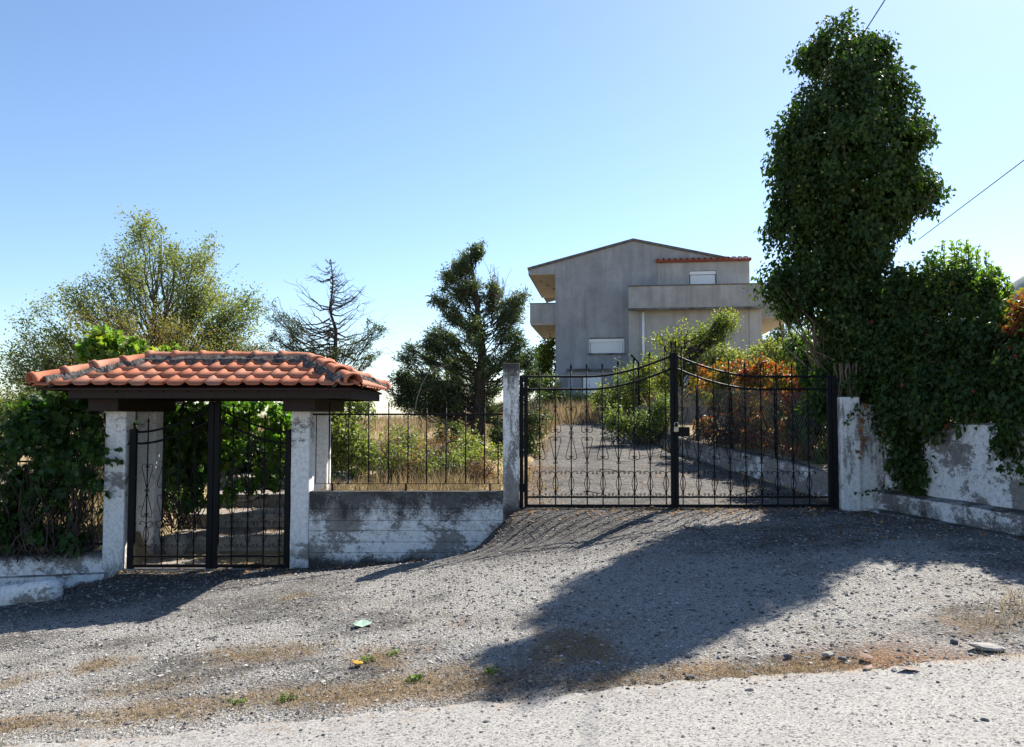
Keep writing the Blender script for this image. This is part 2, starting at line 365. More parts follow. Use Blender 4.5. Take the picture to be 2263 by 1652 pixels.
def make_tree(name, label, cat, base, top, lobes, leafm, barkm, tpl=T_DIAM, n_limb=4, n_twig=10, n_leaf=14, size=(.03, .05), clump=.3, r0=.09, rt=.012,
              att=(.25, .95), droop=.2, up=.25, seed=1, group=None, leaf_scatter=.12, limb_r=.028, dens=None, stems=1, twig_r=.006, vol=True):
    g = np.random.default_rng(seed); base = A3(*base); top = A3(*top)
    t = thing(name, label, cat, base, group)
    tm = MB(); lm = MB(); trunks = []
    for s in range(stems):
        b = base + A3(*(g.normal(size=2) * .12 * (s > 0)), 0); tp = top + (A3(*g.normal(size=3)) * A3(.5, .5, .15) * (s > 0))
        P = curve(b - A3(0, 0, .12), tp, 9, g.normal(size=3) * .06, .012, g); trunks.append(P)
        tm.tube(P, np.linspace(r0 * (1 if s == 0 else .7), rt, 9), 8)
    pos = []; ax = []; 
    bm_ = MB()
    for li, l in enumerate(lobes):
        c, r = l; vol_ = (r[0] * r[1] * r[2]) ** (1 / 3.)
        tg = in_lobe(l, n_limb, .25, g)
        P = trunks[li % stems]
        for q in tg:
            # attach lower on the trunk than the target
            f = np.clip((q[2] - base[2]) / (top[2] - base[2] + 1e-6) - up * (1 + g.random()), att[0], att[1])
            k = f * 8; i = int(min(7, k)); p0 = P[i] * (1 - (k - i)) + P[i + 1] * (k - i)
            L = np.linalg.norm(q - p0)
            B = curve(p0, q, 7, (0, 0, (-droop + .1 * g.normal()) * L * .5), .03, g)
            bm_.tube(B, np.linspace(max(limb_r * (.35 + .4 * L), .01), twig_r * 1.2, 7), 5, False)
            m = n_twig; e = q + rdir(m, g) * (clump * (.35 + .9 * g.random((m, 1)))) * A3(1, 1, .85)
            st = B[g.integers(3, 7, m)]
            for a, b in zip(st, e):
                W = curve(a, b, 4, (0, 0, -droop * .1), .06, g); bm_.tube(W, np.linspace(twig_r, twig_r * .5, 4), 3, False)
                nl = n_leaf; tt = g.random(nl) ** .7; k3 = tt * 3; i3 = np.minimum(2, k3.astype(int)); ff = (k3 - i3)[:, None]
                lp = W[i3] * (1 - ff) + W[i3 + 1] * ff
                pos.append(lp + g.normal(size=(nl, 3)) * leaf_scatter * .5); ax.append(unit(unit(b - a)[None] + g.normal(size=(nl, 3)) * .8 - A3(0, 0, droop)))
    pos = np.concatenate(pos); ax = np.concatenate(ax); n = len(pos)
    cl = vnoise(pos[:, 0] * 1.3 + pos[:, 1], pos[:, 2] * 1.3, seed)
    put_leaves(lm, tpl, pos, ax, unit(g.normal(size=(n, 3)) + A3(0, 0, .6)), g.uniform(size[0], size[1], n), np.clip(.5 * cl + .5 * g.random(n) + .1 * g.normal(size=n), 0, 1))
    tr = tm.build('trunk', barkm, t, True)
    bm_.build('branch', barkm, tr, True)
    lm.build('crown', leafm, t)
    return t

def shell_leaves(lm, lobes, n, tpl, size, g, droop=.9, inner=.25, rmin=.8, cs=2.0, shift=0., face=None, keep=None, cw=.45, rw=.45, clump=0.0, per=26):
    wts = np.array([(l[1][0] * l[1][2]) for l in lobes]); wts /= wts.sum()
    P = []; Nn = []
    for l, w in zip(lobes, wts):
        m = int(n * w * 1.6); d = rdir(m, g); ins = g.random(m) < inner
        bumpy = .86 + .28 * vnoise(d[:, 0] * 3 + l[0][0] * 3, d[:, 2] * 3 + d[:, 1] * 2 + l[0][2] * 3, 11)
        r = np.where(ins, .35 + .5 * g.random(m), (rmin + (1 - rmin) * g.random(m)) * bumpy + .05 * g.normal(size=m))
        p = l[0] + d * r[:, None] * l[1]
        ok = np.ones(m, bool)
        for l2 in lobes:
            if l2 is l: continue
            q = np.linalg.norm((p - l2[0]) / l2[1], axis=1); ok &= (q > .72) | ins
        # holes where the twigs are bare
        hole = vnoise(p[:, 0] * 3.1 + p[:, 1] * 1.7, p[:, 2] * 3.1, 23) < .2
        ok &= ~hole
        P.append(p[ok]); Nn.append(unit(d[ok] / l[1]))
    P = np.concatenate(P); Nn = np.concatenate(Nn)
    tone = None
    if clump > 0:                      # gather the leaves into overlapping sprays that stand out by different amounts
        nc = max(4, len(P) // per); c = g.integers(0, len(P), nc); out = np.clip(g.normal(size=nc), -1.6, 1.3) * clump * .6 - .02; own = g.integers(0, nc, len(P)); loose = g.random(len(P)) < .12
        off = unit(g.normal(size=P.shape)) * (g.random((len(P), 1)) ** .45) * clump * A3(1.0, 1.0, 1.15)
        Q = P[c][own] + Nn[c][own] * out[own][:, None] + off - A3(0, 0, 1) * (g.random(len(P)) * clump * .5)[:, None]
        Nn = np.where(loose[:, None], Nn, unit(Nn[c][own] + .5 * off / clump)); P = np.where(loose[:, None], P, Q); tone = g.random(nc)[own]
    m = len(P)
    a = unit(A3(0, 0, -1)[None] * droop + Nn * .45 + g.normal(size=(m, 3)) * .45)
    nn = unit(Nn + g.normal(size=(m, 3)) * .55)
    cl = vnoise(P[:, 0] * cs + P[:, 1] * cs, P[:, 2] * cs, 31)
    if tone is not None: cl = .45 * cl + .55 * tone
    put_leaves(lm, tpl, P, a, nn, g.uniform(size[0], size[1], m), np.clip(shift + cw * cl + rw * g.random(m), 0, 1))
    return P, Nn

def blades(mb, P, hgt, g, lean=.35, wid=.006, jit=1.0, flat=0.0):
    n = len(P); hgt = np.broadcast_to(hgt, (n,)) * g.uniform(.5, 1.25, n)
    an = g.random(n) * 2 * math.pi; side = np.stack([np.cos(an), np.sin(an), 0 * an], 1) * (wid * g.uniform(.6, 1.3, n))[:, None]
    ld = rdir(n, g); ld[:, 2] = 0; le = lean * g.uniform(.2, 1.6, n)
    upv = A3(0, 0, 1) * (1 - flat)
    m = P + unit(upv + ld * (le * .5)[:, None]) * (hgt * .55)[:, None]
    tp = m + unit(upv + ld * (le * 1.6)[:, None]) * (hgt * .5)[:, None]
    V = np.stack([P - side, P + side, m - side * .7, m + side * .7, tp], 1).reshape(-1, 3)
    b = np.arange(n)[:, None] * 5
    mb.add(V, b + np.array([[0, 1, 3, 2]]), b + np.array([[2, 3, 4]]), r=np.repeat(g.random(n), 5))

# ================================================================== SETTING: ground, forecourt, road, driveway
def grid_obj(name, xs, ys, zf, mat, mask=None, smooth=True):
    X, Y = np.meshgrid(xs, ys); Z = zf(X, Y)
    V = np.stack([X, Y, Z], -1).reshape(-1, 3); nx = len(xs); ny = len(ys)
    i = (np.arange(ny - 1)[:, None] * nx + np.arange(nx - 1)[None]).ravel()
    q = np.stack([i, i + 1, i + nx + 1, i + nx], 1)
    if mask is not None:
        c = V[q].mean(1); q = q[mask(c[:, 0], c[:, 1])]
        used, inv = np.unique(q, return_inverse=True); V = V[used]; q = inv.reshape(-1, 4)
    mb = MB(); mb.add(V, q); o = mb.build(name, mat, None, smooth); tag(o, kind='structure'); return o, V

def terr_mat():
    g = G('garden_soil'); f = g.noise(1.2, 6, .65); k = g.noise(14, 5, .7)
    c = g.ramp(f, [(.35, (.17, .13, .085)), (.5, (.33, .25, .15)), (.68, (.42, .33, .19))])
    c = g.mix(g.ramp(k, [(.45, 0), (.7, .6)]), c, (.16, .15, .07))
    return g.out(c, .95, g.bump(k, .8, .04), .05)
GROUND = terr_mat()
xs = np.unique(np.concatenate([np.linspace(-8000, -200, 14), np.linspace(-200, -30, 16), np.arange(-30, -9, 1.0), np.arange(-9, 9.01, .12), np.arange(4.6, 5.8, .04), np.arange(9, 30, 1.0), np.linspace(30, 200, 16), np.linspace(200, 8000, 14)]))
ys = np.unique(np.concatenate([np.linspace(-300, -20, 8), np.arange(-20, 3, 1.5), np.arange(3, 5.2, .4), np.arange(5.2, 10.3, .1), np.array([10.33, 10.4, 10.44, 10.48, 10.54]), np.arange(10.6, 24, .12), np.arange(24, 60, 1.2), np.linspace(60, 300, 20), np.linspace(300, 9000, 20)]))
def wall_x(y): return np.interp(y, [5.6, 10.28], [5.52, 4.79])
def z_terr(X, Y):
    z = np.where(Y > wall_line_y(X) + .13, h_back(X, Y), h_front(X, Y) - .18)
    z = np.where((X > 4.75) & (X < wall_x(Y) + .1) & (Y < 10.4), h_front(X, Y) - .18, z)
    z = z + .07 * (fbm(X * 1.3, Y * 1.3, 3) - .5) * (Y > 10.5)
    on_drive = (Y > 10.2) & (Y < 24) & (X > drive_left(Y) - .05) & (X < drive_right(Y) + .15)
    z = np.where(on_drive, z - .1, z)
    return np.where(Y < -20, np.minimum(z, -1.9), z)
ground, _ = grid_obj('ground', xs, ys, z_terr, GROUND)

# painted-free forecourt of worn asphalt and gravel
FORE = gravel_mat('worn_asphalt_gravel'); ROADM = gravel_mat('old_pale_asphalt', True)
def rough(X, Y): return .055 * (fbm(X * 1.1, Y * 1.1, 41) - .5) + .016 * (fbm(X * 6, Y * 6, 42, 3) - .5) + .01 * (vnoise(X * 22, Y * 22, 43) - .5)
def fore_mask(x, y):
    return (y > road_edge(x) - .35) & (y < wall_line_y(x) + .22)
fx = np.concatenate([np.arange(-14, -7, .25), np.arange(-7, 6.2, .045)]); fy = np.arange(4.0, 10.56, .045)
fore, fv = grid_obj('forecourt', fx, fy, lambda X, Y: h_front(X, Y) + rough(X, Y), FORE, fore_mask)
def hs(x, y): return h_front(x, y) + rough(x, y)

# patches of dry soil on the lot: centre, half-size along x / y, strength, redness
PATCH = []
for (u, v, ru, rv, st, rd) in [(40, 1612, 130, 22, .95, .0), (330, 1585, 200, 22, .8, 0), (600, 1556, 170, 22, .8, .0), (870, 1522, 220, 30, .95, 0), (1090, 1500, 150, 26, .7, 0),
                               (560, 1445, 160, 20, .72, 0), (210, 1475, 80, 16, .75, 0), (330, 1525, 160, 18, .5, 0), (820, 1462, 80, 22, .7, 0), (1270, 1430, 120, 36, .95, .2), (1350, 1505, 200, 18, .6, 0),
                               (1620, 1490, 220, 22, .75, .25), (2020, 1468, 170, 34, .95, .85), (1800, 1478, 190, 26, .85, .5), (2190, 1380, 80, 30, .6, .2), (960, 1382, 40, 10, .6, .2), (640, 1325, 60, 10, .6, 0),
                               (20, 1520, 60, 14, .5, 0), (2230, 1470, 60, 20, .5, 0)]:
    c = gp(u, v); a = gp(u + ru, v); b = gp(u, v - rv); b2 = gp(u, v + rv)
    PATCH.append((c, abs(a[0] - c[0]), 1.35 * max(.06, abs(b[1] - b2[1]) / 2), st * 1.2, rd))
def patch_val(x, y):
    d = np.zeros_like(x); r = np.zeros_like(x)
    wx = x + .9 * (fbm(x * 2.0, y * 2.0, 61) - .5); wy = y + .55 * (fbm(x * 2.6, y * 2.6, 62) - .5)
    for c, a, b, st, rd in PATCH:
        q = ((wx - c[0]) / a) ** 2 + ((wy - c[1]) / b) ** 2; k = np.exp(-q * .9) * st
        d = np.maximum(d, k); r = np.maximum(r, k * rd)
    return d, r
d_, r_ = patch_val(fv[:, 0], fv[:, 1]); attr(fore, 'dirt', d_); attr(fore, 'red', r_)
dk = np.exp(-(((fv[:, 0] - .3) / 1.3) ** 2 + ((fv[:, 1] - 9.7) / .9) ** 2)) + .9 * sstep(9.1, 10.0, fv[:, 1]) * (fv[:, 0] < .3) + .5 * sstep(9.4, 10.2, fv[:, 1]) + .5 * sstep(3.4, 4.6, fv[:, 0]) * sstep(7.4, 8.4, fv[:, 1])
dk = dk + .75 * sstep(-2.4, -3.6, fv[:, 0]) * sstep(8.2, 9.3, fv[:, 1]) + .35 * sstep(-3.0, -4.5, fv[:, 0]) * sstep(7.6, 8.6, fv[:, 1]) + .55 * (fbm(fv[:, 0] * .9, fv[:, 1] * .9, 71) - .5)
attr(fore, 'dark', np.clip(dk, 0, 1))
attr(fore, 'pale', np.clip((.45 + .45 * sstep(9.2, 6.4, fv[:, 1])) * np.clip(.5 + 3.2 * (fbm(fv[:, 0] * .9 + 3, fv[:, 1] * 1.5, 77, 5) - .375), 0, 1.1) - .55 * np.clip(dk, 0, 1), 0, 1))

def road_strip():
    rx = np.concatenate([np.arange(-40, -7, .6), np.arange(-7, 6.5, .045), np.arange(6.5, 40, .6)])
    tt = np.concatenate([np.arange(0, 2.6, .045), np.arange(2.6, 9, .4)])
    X, T = np.meshgrid(rx, tt)
    E = road_edge(X) + .10 * (fbm(X * 5, 1.7, 81) - .5) + .05 * (vnoise(X * 19, .5, 82) - .5)
    Y = E - T; lip = .012 * sstep(0, .09, T)
    Z = z_road(X, Y) * 1.0
    zf = h_front(X, Y); w = sstep(.0, .5, T)
    Z = zf * (1 - w) + np.maximum(zf, Z) * w + .35 * rough(X, Y) + lip + .65 * rough(X, Y) * (1 - sstep(0, .2, T)) - .004 * (1 - sstep(0, .05, T))
    V = np.stack([X, Y, Z], -1).reshape(-1, 3); nx = len(rx); ny = len(tt)
    i = (np.arange(ny - 1)[:, None] * nx + np.arange(nx - 1)[None]).ravel()
    mb = MB(); mb.add(V, np.stack([i, i + nx, i + nx + 1, i + 1], 1)); o = mb.build('road', ROADM, None, True); tag(o, kind='structure')
    e = np.exp(-(T.ravel() / .3) ** 2) * .5 * (.5 + fbm(X.ravel() * 3, T.ravel() * 3, 83)); attr(o, 'dirt', e); attr(o, 'dark', e * 0); attr(o, 'red', e * 0)
    return o
road_strip()

DRV = simple('driveway_concrete', (.17, .165, .16), (.36, .34, .32), 9, .95, .6, .01, .1)
def drive_strip():
    yy = np.concatenate([np.arange(10.3, 20, .1), np.arange(20, 24.01, .25)]); t = np.linspace(0, 1, 40)
    Y, T = np.meshgrid(yy, t, indexing='ij'); L = drive_left(Y) + .25 * (fbm(Y * 1.7, 0 * Y, 91) - .5); R = drive_right(Y) + .1
    X = L * (1 - T) + R * T; Z = z_drive(Y) + .02 * (fbm(X * 2, Y * 2, 92) - .5)
    V = np.stack([X, Y, Z], -1).reshape(-1, 3); nx = 40; i = (np.arange(len(yy) - 1)[:, None] * nx + np.arange(nx - 1)[None]).ravel()
    mb = MB(); mb.add(V, np.stack([i, i + 1, i + nx + 1, i + nx], 1)); o = tag(mb.build('driveway', FORE, None, True), kind='structure'); attr(o, 'dark', np.full(len(V), .3)); attr(o, 'dirt', .6 * np.exp(-((V[:, 0] - drive_left(V[:, 1])) / .35) ** 2)); attr(o, 'red', np.zeros(len(V)))
drive_strip()

# far mountain beyond the ivy on the right
def mountain():
    ux = np.linspace(-1, 1, 60); vy = np.linspace(0, 1, 24)
    U, Vv = np.meshgrid(ux, vy)
    X = 6000 + U * 3200; Y = 6000 + Vv * 1600
    env = np.clip(1 - np.abs(U) ** 1.6, 0, 1) * np.sin(np.clip(Vv, 0, 1) * math.pi)
    Z = -70 + env * 2000 * (.92 + .12 * (fbm(U * 5 + 5, Vv * 3, 101) - .5))
    g = G('hazed_mountain_scrub'); f = g.noise(.004, 5, .6)
    m = g.out(g.ramp(f, [(.35, (.24, .28, .22)), (.65, (.48, .48, .45))]), 1.0, None, 0)  # scrub colours paled so the distant haze sits in them
    mb = MB(); n = 60; i = (np.arange(23)[:, None] * n + np.arange(59)[None]).ravel()
    mb.add(np.stack([X, Y, Z], -1).reshape(-1, 3), np.stack([i, i + 1, i + n + 1, i + n], 1)); tag(mb.build('mountain', m, None, True), kind='structure')
mountain()

# ================================================================== WALL LINE: pillars, walls
M_PIL_L = paint_wall('limewash_pillar', 1, .565, stain_lo=(-1.3, -2.05, .32), pscale=5)
M_PIL_C = paint_wall('flaked_pillar', 5, .475, stain_hi=(.3, .66, .6), stain_lo=(-.95, -1.25, .4), streak=True, pscale=7)
M_PIL_R = paint_wall('streaked_pillar', 3, .505, streak=True, pscale=8, conc=((.2, .185, .17), (.3, .28, .26)))
M_WALL = paint_wall('limewash_wall', 2, .505, stain_hi=(-1.66, -1.05, .55), stain_lo=(-1.74, -1.95, .6), pscale=7)
M_LOW = paint_wall('limewash_low_wall', 7, .52, stain_hi=(-2.0, -1.8, .55), stain_lo=(-2.0, -2.35, .45), pscale=7)
M_SPLAY = paint_wall('splay_wall_paint', 9, .492, stain_hi=(-1.5, -.2, .16), stain_lo=(-.85, -1.3, .36), pscale=6, conc=((.17, .155, .145), (.28, .26, .24)))

def rough_block(x0, x1, y0, y1, z0, z1, n=(6, 4, 26), amp=.006, seed=0, c=.02):
    """cast pillar: gridded box with worn corners"""
    mb = MB(); g = np.random.default_rng(seed)
    bm = bmesh.new(); bmesh.ops.create_cube(bm, size=1)
    for v in bm.verts: v.co = (x0 + (v.co.x + .5) * (x1 - x0), y0 + (v.co.y + .5) * (y1 - y0), z0 + (v.co.z + .5) * (z1 - z0))
    bmesh.ops.bevel(bm, geom=bm.edges[:], offset=c, segments=2, affect='EDGES', profile=.6)
    for k in range(1, n[2]):
        z = z0 + (z1 - z0) * k / n[2]
        bmesh.ops.bisect_plane(bm, geom=bm.verts[:] + bm.edges[:] + bm.faces[:], plane_co=(0, 0, z), plane_no=(0, 0, 1))
    bm.verts.index_update(); V = np.array([v.co[:] for v in bm.verts])
    V[:, 0] += amp * 2 * (fbm(V[:, 1] * 4 + V[:, 0] * 2, V[:, 2] * 5, seed) - .5); V[:, 1] += amp * 2 * (fbm(V[:, 0] * 4, V[:, 2] * 5, seed + 3) - .5)
    fs = [[v.index for v in f.verts] for f in bm.faces]; bm.free()
    for k in (3, 4, 5, 6, 7, 8, 9, 10, 11, 12):
        ff = [f for f in fs if len(f) == k]
        if ff: mb.add(V if k == 0 else np.zeros((0, 3)), np.array(ff) - 0)
    mb2 = MB(); mb2.add(V, *[np.array([f for f in fs if len(f) == k]) for k in sorted(set(map(len, fs)))]); return mb2

def pillar(name, label, x0, x1, y0, y1, z0, z1, mat, seed, flare=0):
    t = thing(name, label, 'pillar', ((x0 + x1) / 2, (y0 + y1) / 2, z0))
    mb = rough_block(x0, x1, y0, y1, z0, z1, seed=seed)
    if flare:
        V = mb.V[0]; k = np.clip((z0 + .7 - V[:, 2]) / .7, 0, 1) ** 2; V[:, 0] = np.where(V[:, 0] < (x0 + x1) / 2, V[:, 0] - flare * k, V[:, 0])
    mb.build('shaft', mat, t, False); return t
pillar('gate_pillar', 'white limewashed pillar left of the narrow gate, carrying the roof front', -5.25, -4.98, WY, WY + .26, -2.3, .04, M_PIL_L, 1, .09)
pillar('gate_pillar', 'white pillar right of the narrow gate, joined to the stained wall', -2.85, -2.61, WY, WY + .26, -2.2, .04, M_PIL_L, 2)
pillar('gate_pillar', 'rear white pillar glimpsed behind the left leaf of the narrow gate', -5.24, -4.98, 11.15, 11.41, -2.2, .04, M_PIL_L, 3)
pillar('gate_pillar', 'rear white pillar standing behind the end of the railing', -2.84, -2.58, 11.15, 11.41, -1.9, .04, M_PIL_L, 4)
t = thing('gate_pillar', 'slim flaking concrete pillar between railing and wide driveway gate', 'pillar', (0, WY, -1.6))
rough_block(-.115, .092, WY - .02, WY + .2, -1.7, .5, seed=5).build('shaft', M_PIL_C, t)
rough_block(-.123, .098, WY - .028, WY + .205, .495, .655, n=(6, 4, 4), seed=6, c=.014).build('cap', M_PIL_C, t)
t = thing('gate_pillar', 'broad peeling white pillar right of the driveway gate, below the ivy', 'pillar', (4.5, WY, -1.35))
rough_block(4.22, 4.47, WY - .06, WY + .4, -1.5, .22, seed=8).build('shaft', M_PIL_R, t)
rough_block(4.465, 4.80, WY - .02, WY + .4, -1.5, .12, seed=9, n=(6, 4, 20)).build('shoulder', M_PIL_R, t)

# mid wall with board marks: courses cast between planks, each a few mm proud or shy
t = thing('boundary_wall', 'low board-marked concrete wall with black stains below the railing', 'wall', (-1.3, WY, -2.1))
x0, x1 = -2.61, -.115
zt = [(-2.3, -1.78), (-1.78, -1.645), (-1.645, -1.5), (-1.5, -1.37), (-1.37, -1.22), (-1.22, -1.0)]
g0 = np.random.default_rng(4)
for k, (a, b) in enumerate(zt):
    nx = 60; X = np.linspace(x0, x1, nx); off = .022 + g0.uniform(-.004, .004)
    mb = MB(); rows = [a + .002, a + .009, (a + b) / 2, b - .007, b - .001]; pr = [.0035, 0, 0, 0, .0025]
    V = []
    for z, p in zip(rows, pr):
        V.append(np.stack([X, WY + off + p + .006 * (fbm(X * 6, X * 0 + z * 9, 5 + k) - .5), np.full(nx, z) + (.012 * (fbm(X * 3, X * 0, 9) - .5) if (k == 5 and z == rows[-1]) else 0)], 1))
    back = V[-1] + A3(0, .20, 0) ; V.append(back); bb = V[-1] * 1; bb[:, 2] = a; V.append(bb)
    V = np.concatenate(V); i = (np.arange(len(rows) + 1)[:, None] * nx + np.arange(nx - 1)[None]).ravel()
    mb.add(V, np.stack([i, i + 1, i + nx + 1, i + nx], 1)); mb.build('cast_course', M_WALL, t, False)

# low wall left of the narrow gate
t = thing('boundary_wall', 'low white wall under the vine, left of the narrow gate', 'wall', (-7, WY, -2.4))
X = np.linspace(-10, -5.2, 90); zt_ = np.interp(X, [-10, -6.4, -5.2], [-1.95, -1.81, -1.76]); zb = np.interp(X, WX, WZ) - .25; zl = zt_ - .27
prof = []
for (yy, zz) in ((WY - .03, zb), (WY - .03, zl - .012), (WY - .02, zl), (WY - .005, zl + .012), (WY, zt_ - .02), (WY + .02, zt_), (WY + .24, zt_), (WY + .25, zb)):
    prof.append(np.stack([X, yy + .012 * (fbm(X * 5, zz * 6, 3) - .5), zz + .015 * (fbm(X * 2.2, zz * 0 + yy, 7) - .5)], 1))
V = np.concatenate(prof); i = (np.arange(7)[:, None] * 90 + np.arange(89)[None]).ravel(); mb = MB(); mb.add(V, np.stack([i, i + 1, i + 91, i + 90], 1)); mb.build('wall_body', M_LOW, t)

# splay wall on the right, running towards the road, with a two-step plinth
t = thing('boundary_wall', 'stained white splay wall with stepped plinth under the ivy at right', 'wall', (5, 9, -1.3))
A = A3(4.79, 10.28, 0); B = A3(5.52, 5.6, 0); dv = unit(B - A); nv = A3(-dv[1], dv[0], 0); nv = nv if nv[0] < 0 else -nv
S = np.linspace(0, np.linalg.norm(B - A), 110)
def strip(prof, name, mat):
    rows = []
    for (o_, z_) in prof:
        P = A + S[:, None] * dv + nv * o_; P[:, 2] = z_ ; P[:, 2] += .012 * (fbm(S * 2, S * 0 + z_ * 5, 13) - .5)
        P += nv * (.012 * (fbm(S * 4, S * 0 + z_ * 9, 15) - .5))[:, None]; rows.append(P)
    V = np.concatenate(rows); n = len(S); i = (np.arange(len(prof) - 1)[:, None] * n + np.arange(n - 1)[None]).ravel()
    mb = MB(); mb.add(V, np.stack([i, i + 1, i + n + 1, i + n], 1)[:, ::-1]); mb.build(name, mat, t)
strip([(.0, -1.05), (0, -.7), (0, -.35), (0, -.12), (-.02, -.10), (-.26, -.10)], 'wall_body', M_SPLAY)
strip([(.13, -1.24), (.13, -1.12), (.13, -1.0), (.115, -.985), (-.02, -.96)], 'upper_plinth', M_SPLAY)
strip([(.23, -1.6), (.23, -1.3), (.225, -1.225), (.21, -1.21), (.10, -1.20)], 'lower_plinth', M_SPLAY)

# kerb block lying against the low wall
def kerb():
    p0 = gp(-120, 1352); p1 = gp(128, 1322); p0 = p0 + A3(0, .0, .08); p1 = p1 + A3(0, 0, .085)
    t = thing('kerb_block', 'whitewashed concrete block with rounded end lying by the low wall', 'kerb', p1)
    n = 18; tt = np.concatenate([np.linspace(0, .93, 12), [.955, .975, .99, 1.0]]); rr = np.concatenate([np.full(12, 1.0), [.97, .88, .7, .35]])
    ax = p1 - p0; dd = unit(ax); s = unit(np.cross(dd, A3(0, 0, 1))); w = np.cross(s, dd); a = np.arange(n) * 2 * math.pi / n
    ca = np.sign(np.cos(a)) * np.abs(np.cos(a)) ** .7; sa = np.sign(np.sin(a)) * np.abs(np.sin(a)) ** .7
    V = p0 + tt[:, None, None] * ax + rr[:, None, None] * (.115 * ca[None, :, None] * s + .135 * sa[None, :, None] * w)
    V = V + .008 * (vnoise(V[..., 0] * 14, V[..., 2] * 14 + V[..., 1] * 5, 3) - .5)[..., None]
    m = len(tt); i = np.arange(m - 1)[:, None] * n; j = np.arange(n)[None]; k = (j + 1) % n
    mb = MB(); mb.add(V.reshape(-1, 3), np.stack([i + j, i + k, i + n + k, i + n + j], -1).reshape(-1, 4), np.array([[(m - 1) * n + q for q in range(n)]]))
    mb.build('block', paint_wall('kerb_paint', 17, .53, pscale=7, ledge=False), t, True)
kerb()

# ================================================================== ROOFED GATEWAY
XL, XR, YF, YB = -5.80, -1.92, 9.62, 12.02
YC = (YF + YB) / 2; ZE, ZR = .34, .70; HIP = .86; HALF = YC - YF
SL = math.atan2(ZR - ZE, HALF); SLEN = math.hypot(ZR - ZE, HALF)
can = thing('tiled_canopy', 'small hipped terracotta tile roof over the narrow gate', 'canopy', (-3.86, YC, .03))
CL = A3(-3.86, YC, .03)
# timber
def tim(name, *b): MB().cbox(*b, c=.008).build(name, BROWN, can)
tim('beam', -5.31, -4.93, 9.98, 11.7, .03, .20); tim('beam', -2.87, -2.46, 9.98, 11.7, .03, .20)
tim('fascia', -5.43, -1.98, 9.74, 9.78, .185, .30); tim('fascia', -5.43, -1.98, 11.88, 11.92, .185, .30)
tim('fascia', -2.02, -1.98, 9.782, 11.878, .185, .30); tim('fascia', -5.43, -5.39, 9.782, 11.878, .185, .30)
tim('wall_plate', -5.38, -2.0, 10.33, 10.45, .205, .33); tim('wall_plate', -5.38, -2.0, 11.2, 11.32, .205, .33)
for k in range(8):
    x = -4.9 + k * .29; MB().hexa([(x, YF + .1, .262), (x + .06, YF + .1, .262), (x + .06, YC, .60), (x, YC, .60), (x, YF + .1, .315), (x + .06, YF + .1, .315), (x + .06, YC, .655), (x, YC, .655)]).build('rafter', BROWN, can)
# boarding under the tiles (four slopes)
e = .035; rl, rr_ = XL + HIP, XR - HIP
dk_ = MB(); z0, z1 = ZE - .028, ZR - .03
V = [(XL + e, YF + e, z0), (XR - e, YF + e, z0), (XR - e, YB - e, z0), (XL + e, YB - e, z0), (rl, YC, z1), (rr_, YC, z1)]
V2 = [(a, b, c - .025) for a, b, c in V]
dk_.add(V + V2, [(0, 1, 5, 4), (2, 3, 4, 5), (6, 10, 11, 7), (8, 11, 10, 9), (0, 6, 7, 1), (1, 7, 8, 2), (2, 8, 9, 3), (3, 9, 6, 0)], [(1, 2, 5), (3, 0, 4), (7, 11, 8), (9, 10, 6)]); dk_.build('roof_boarding', BROWN, can)
# pantile: one mesh shared by all uncut tiles; local x across, y up the slope
TW, TL, EXPO = .2285, .43, .365
def tile_mesh(nm='roof_tile'):
    s = np.array([0, .06, .13, .20, .27, .34, .40, .55, .8, 1.0, 1.06]); zz = np.where(s < .40, .037 * np.sin(np.clip(s / .40, 0, 1) * math.pi) ** 1.1, -.006 * np.sin(np.clip((s - .40) / .66, 0, 1) * math.pi))
    zz[0] += .006
    n = len(s); V = []
    for y, lift in ((0, .020), (TL, .0)):
        for dz in (.014, 0): V += [(a * TW, y, b + dz + lift) for a, b in zip(s, zz)]
    V = np.array(V); i = np.arange(n - 1)
    q = [np.stack([i, i + 1, 2 * n + i + 1, 2 * n + i], 1), np.stack([n + i, 3 * n + i, 3 * n + i + 1, n + i + 1], 1), np.stack([i, n + i, n + i + 1, i + 1], 1), np.array([[0, 2 * n, 3 * n, n], [n - 1, 2 * n - 1, 4 * n - 1, 3 * n - 1]])]
    return V, np.concatenate(q)
TV, TQ = tile_mesh(); tmb = MB(); tmb.add(TV, TQ)
first_tile = [None]
def clip_poly_mesh(V, Q, planes):
    bm = bmesh.new(); vs_ = [bm.verts.new(v) for v in V]
    for q in Q: bm.faces.new([vs_[k] for k in q])
    for co, no in planes: bmesh.ops.bisect_plane(bm, geom=bm.verts[:] + bm.edges[:] + bm.faces[:], plane_co=co, plane_no=no, clear_outer=True)
    bm.verts.index_update(); Vv = np.array([v.co[:] for v in bm.verts]).reshape(-1, 3); fs = [[v.index for v in f.verts] for f in bm.faces]; bm.free(); return Vv, fs
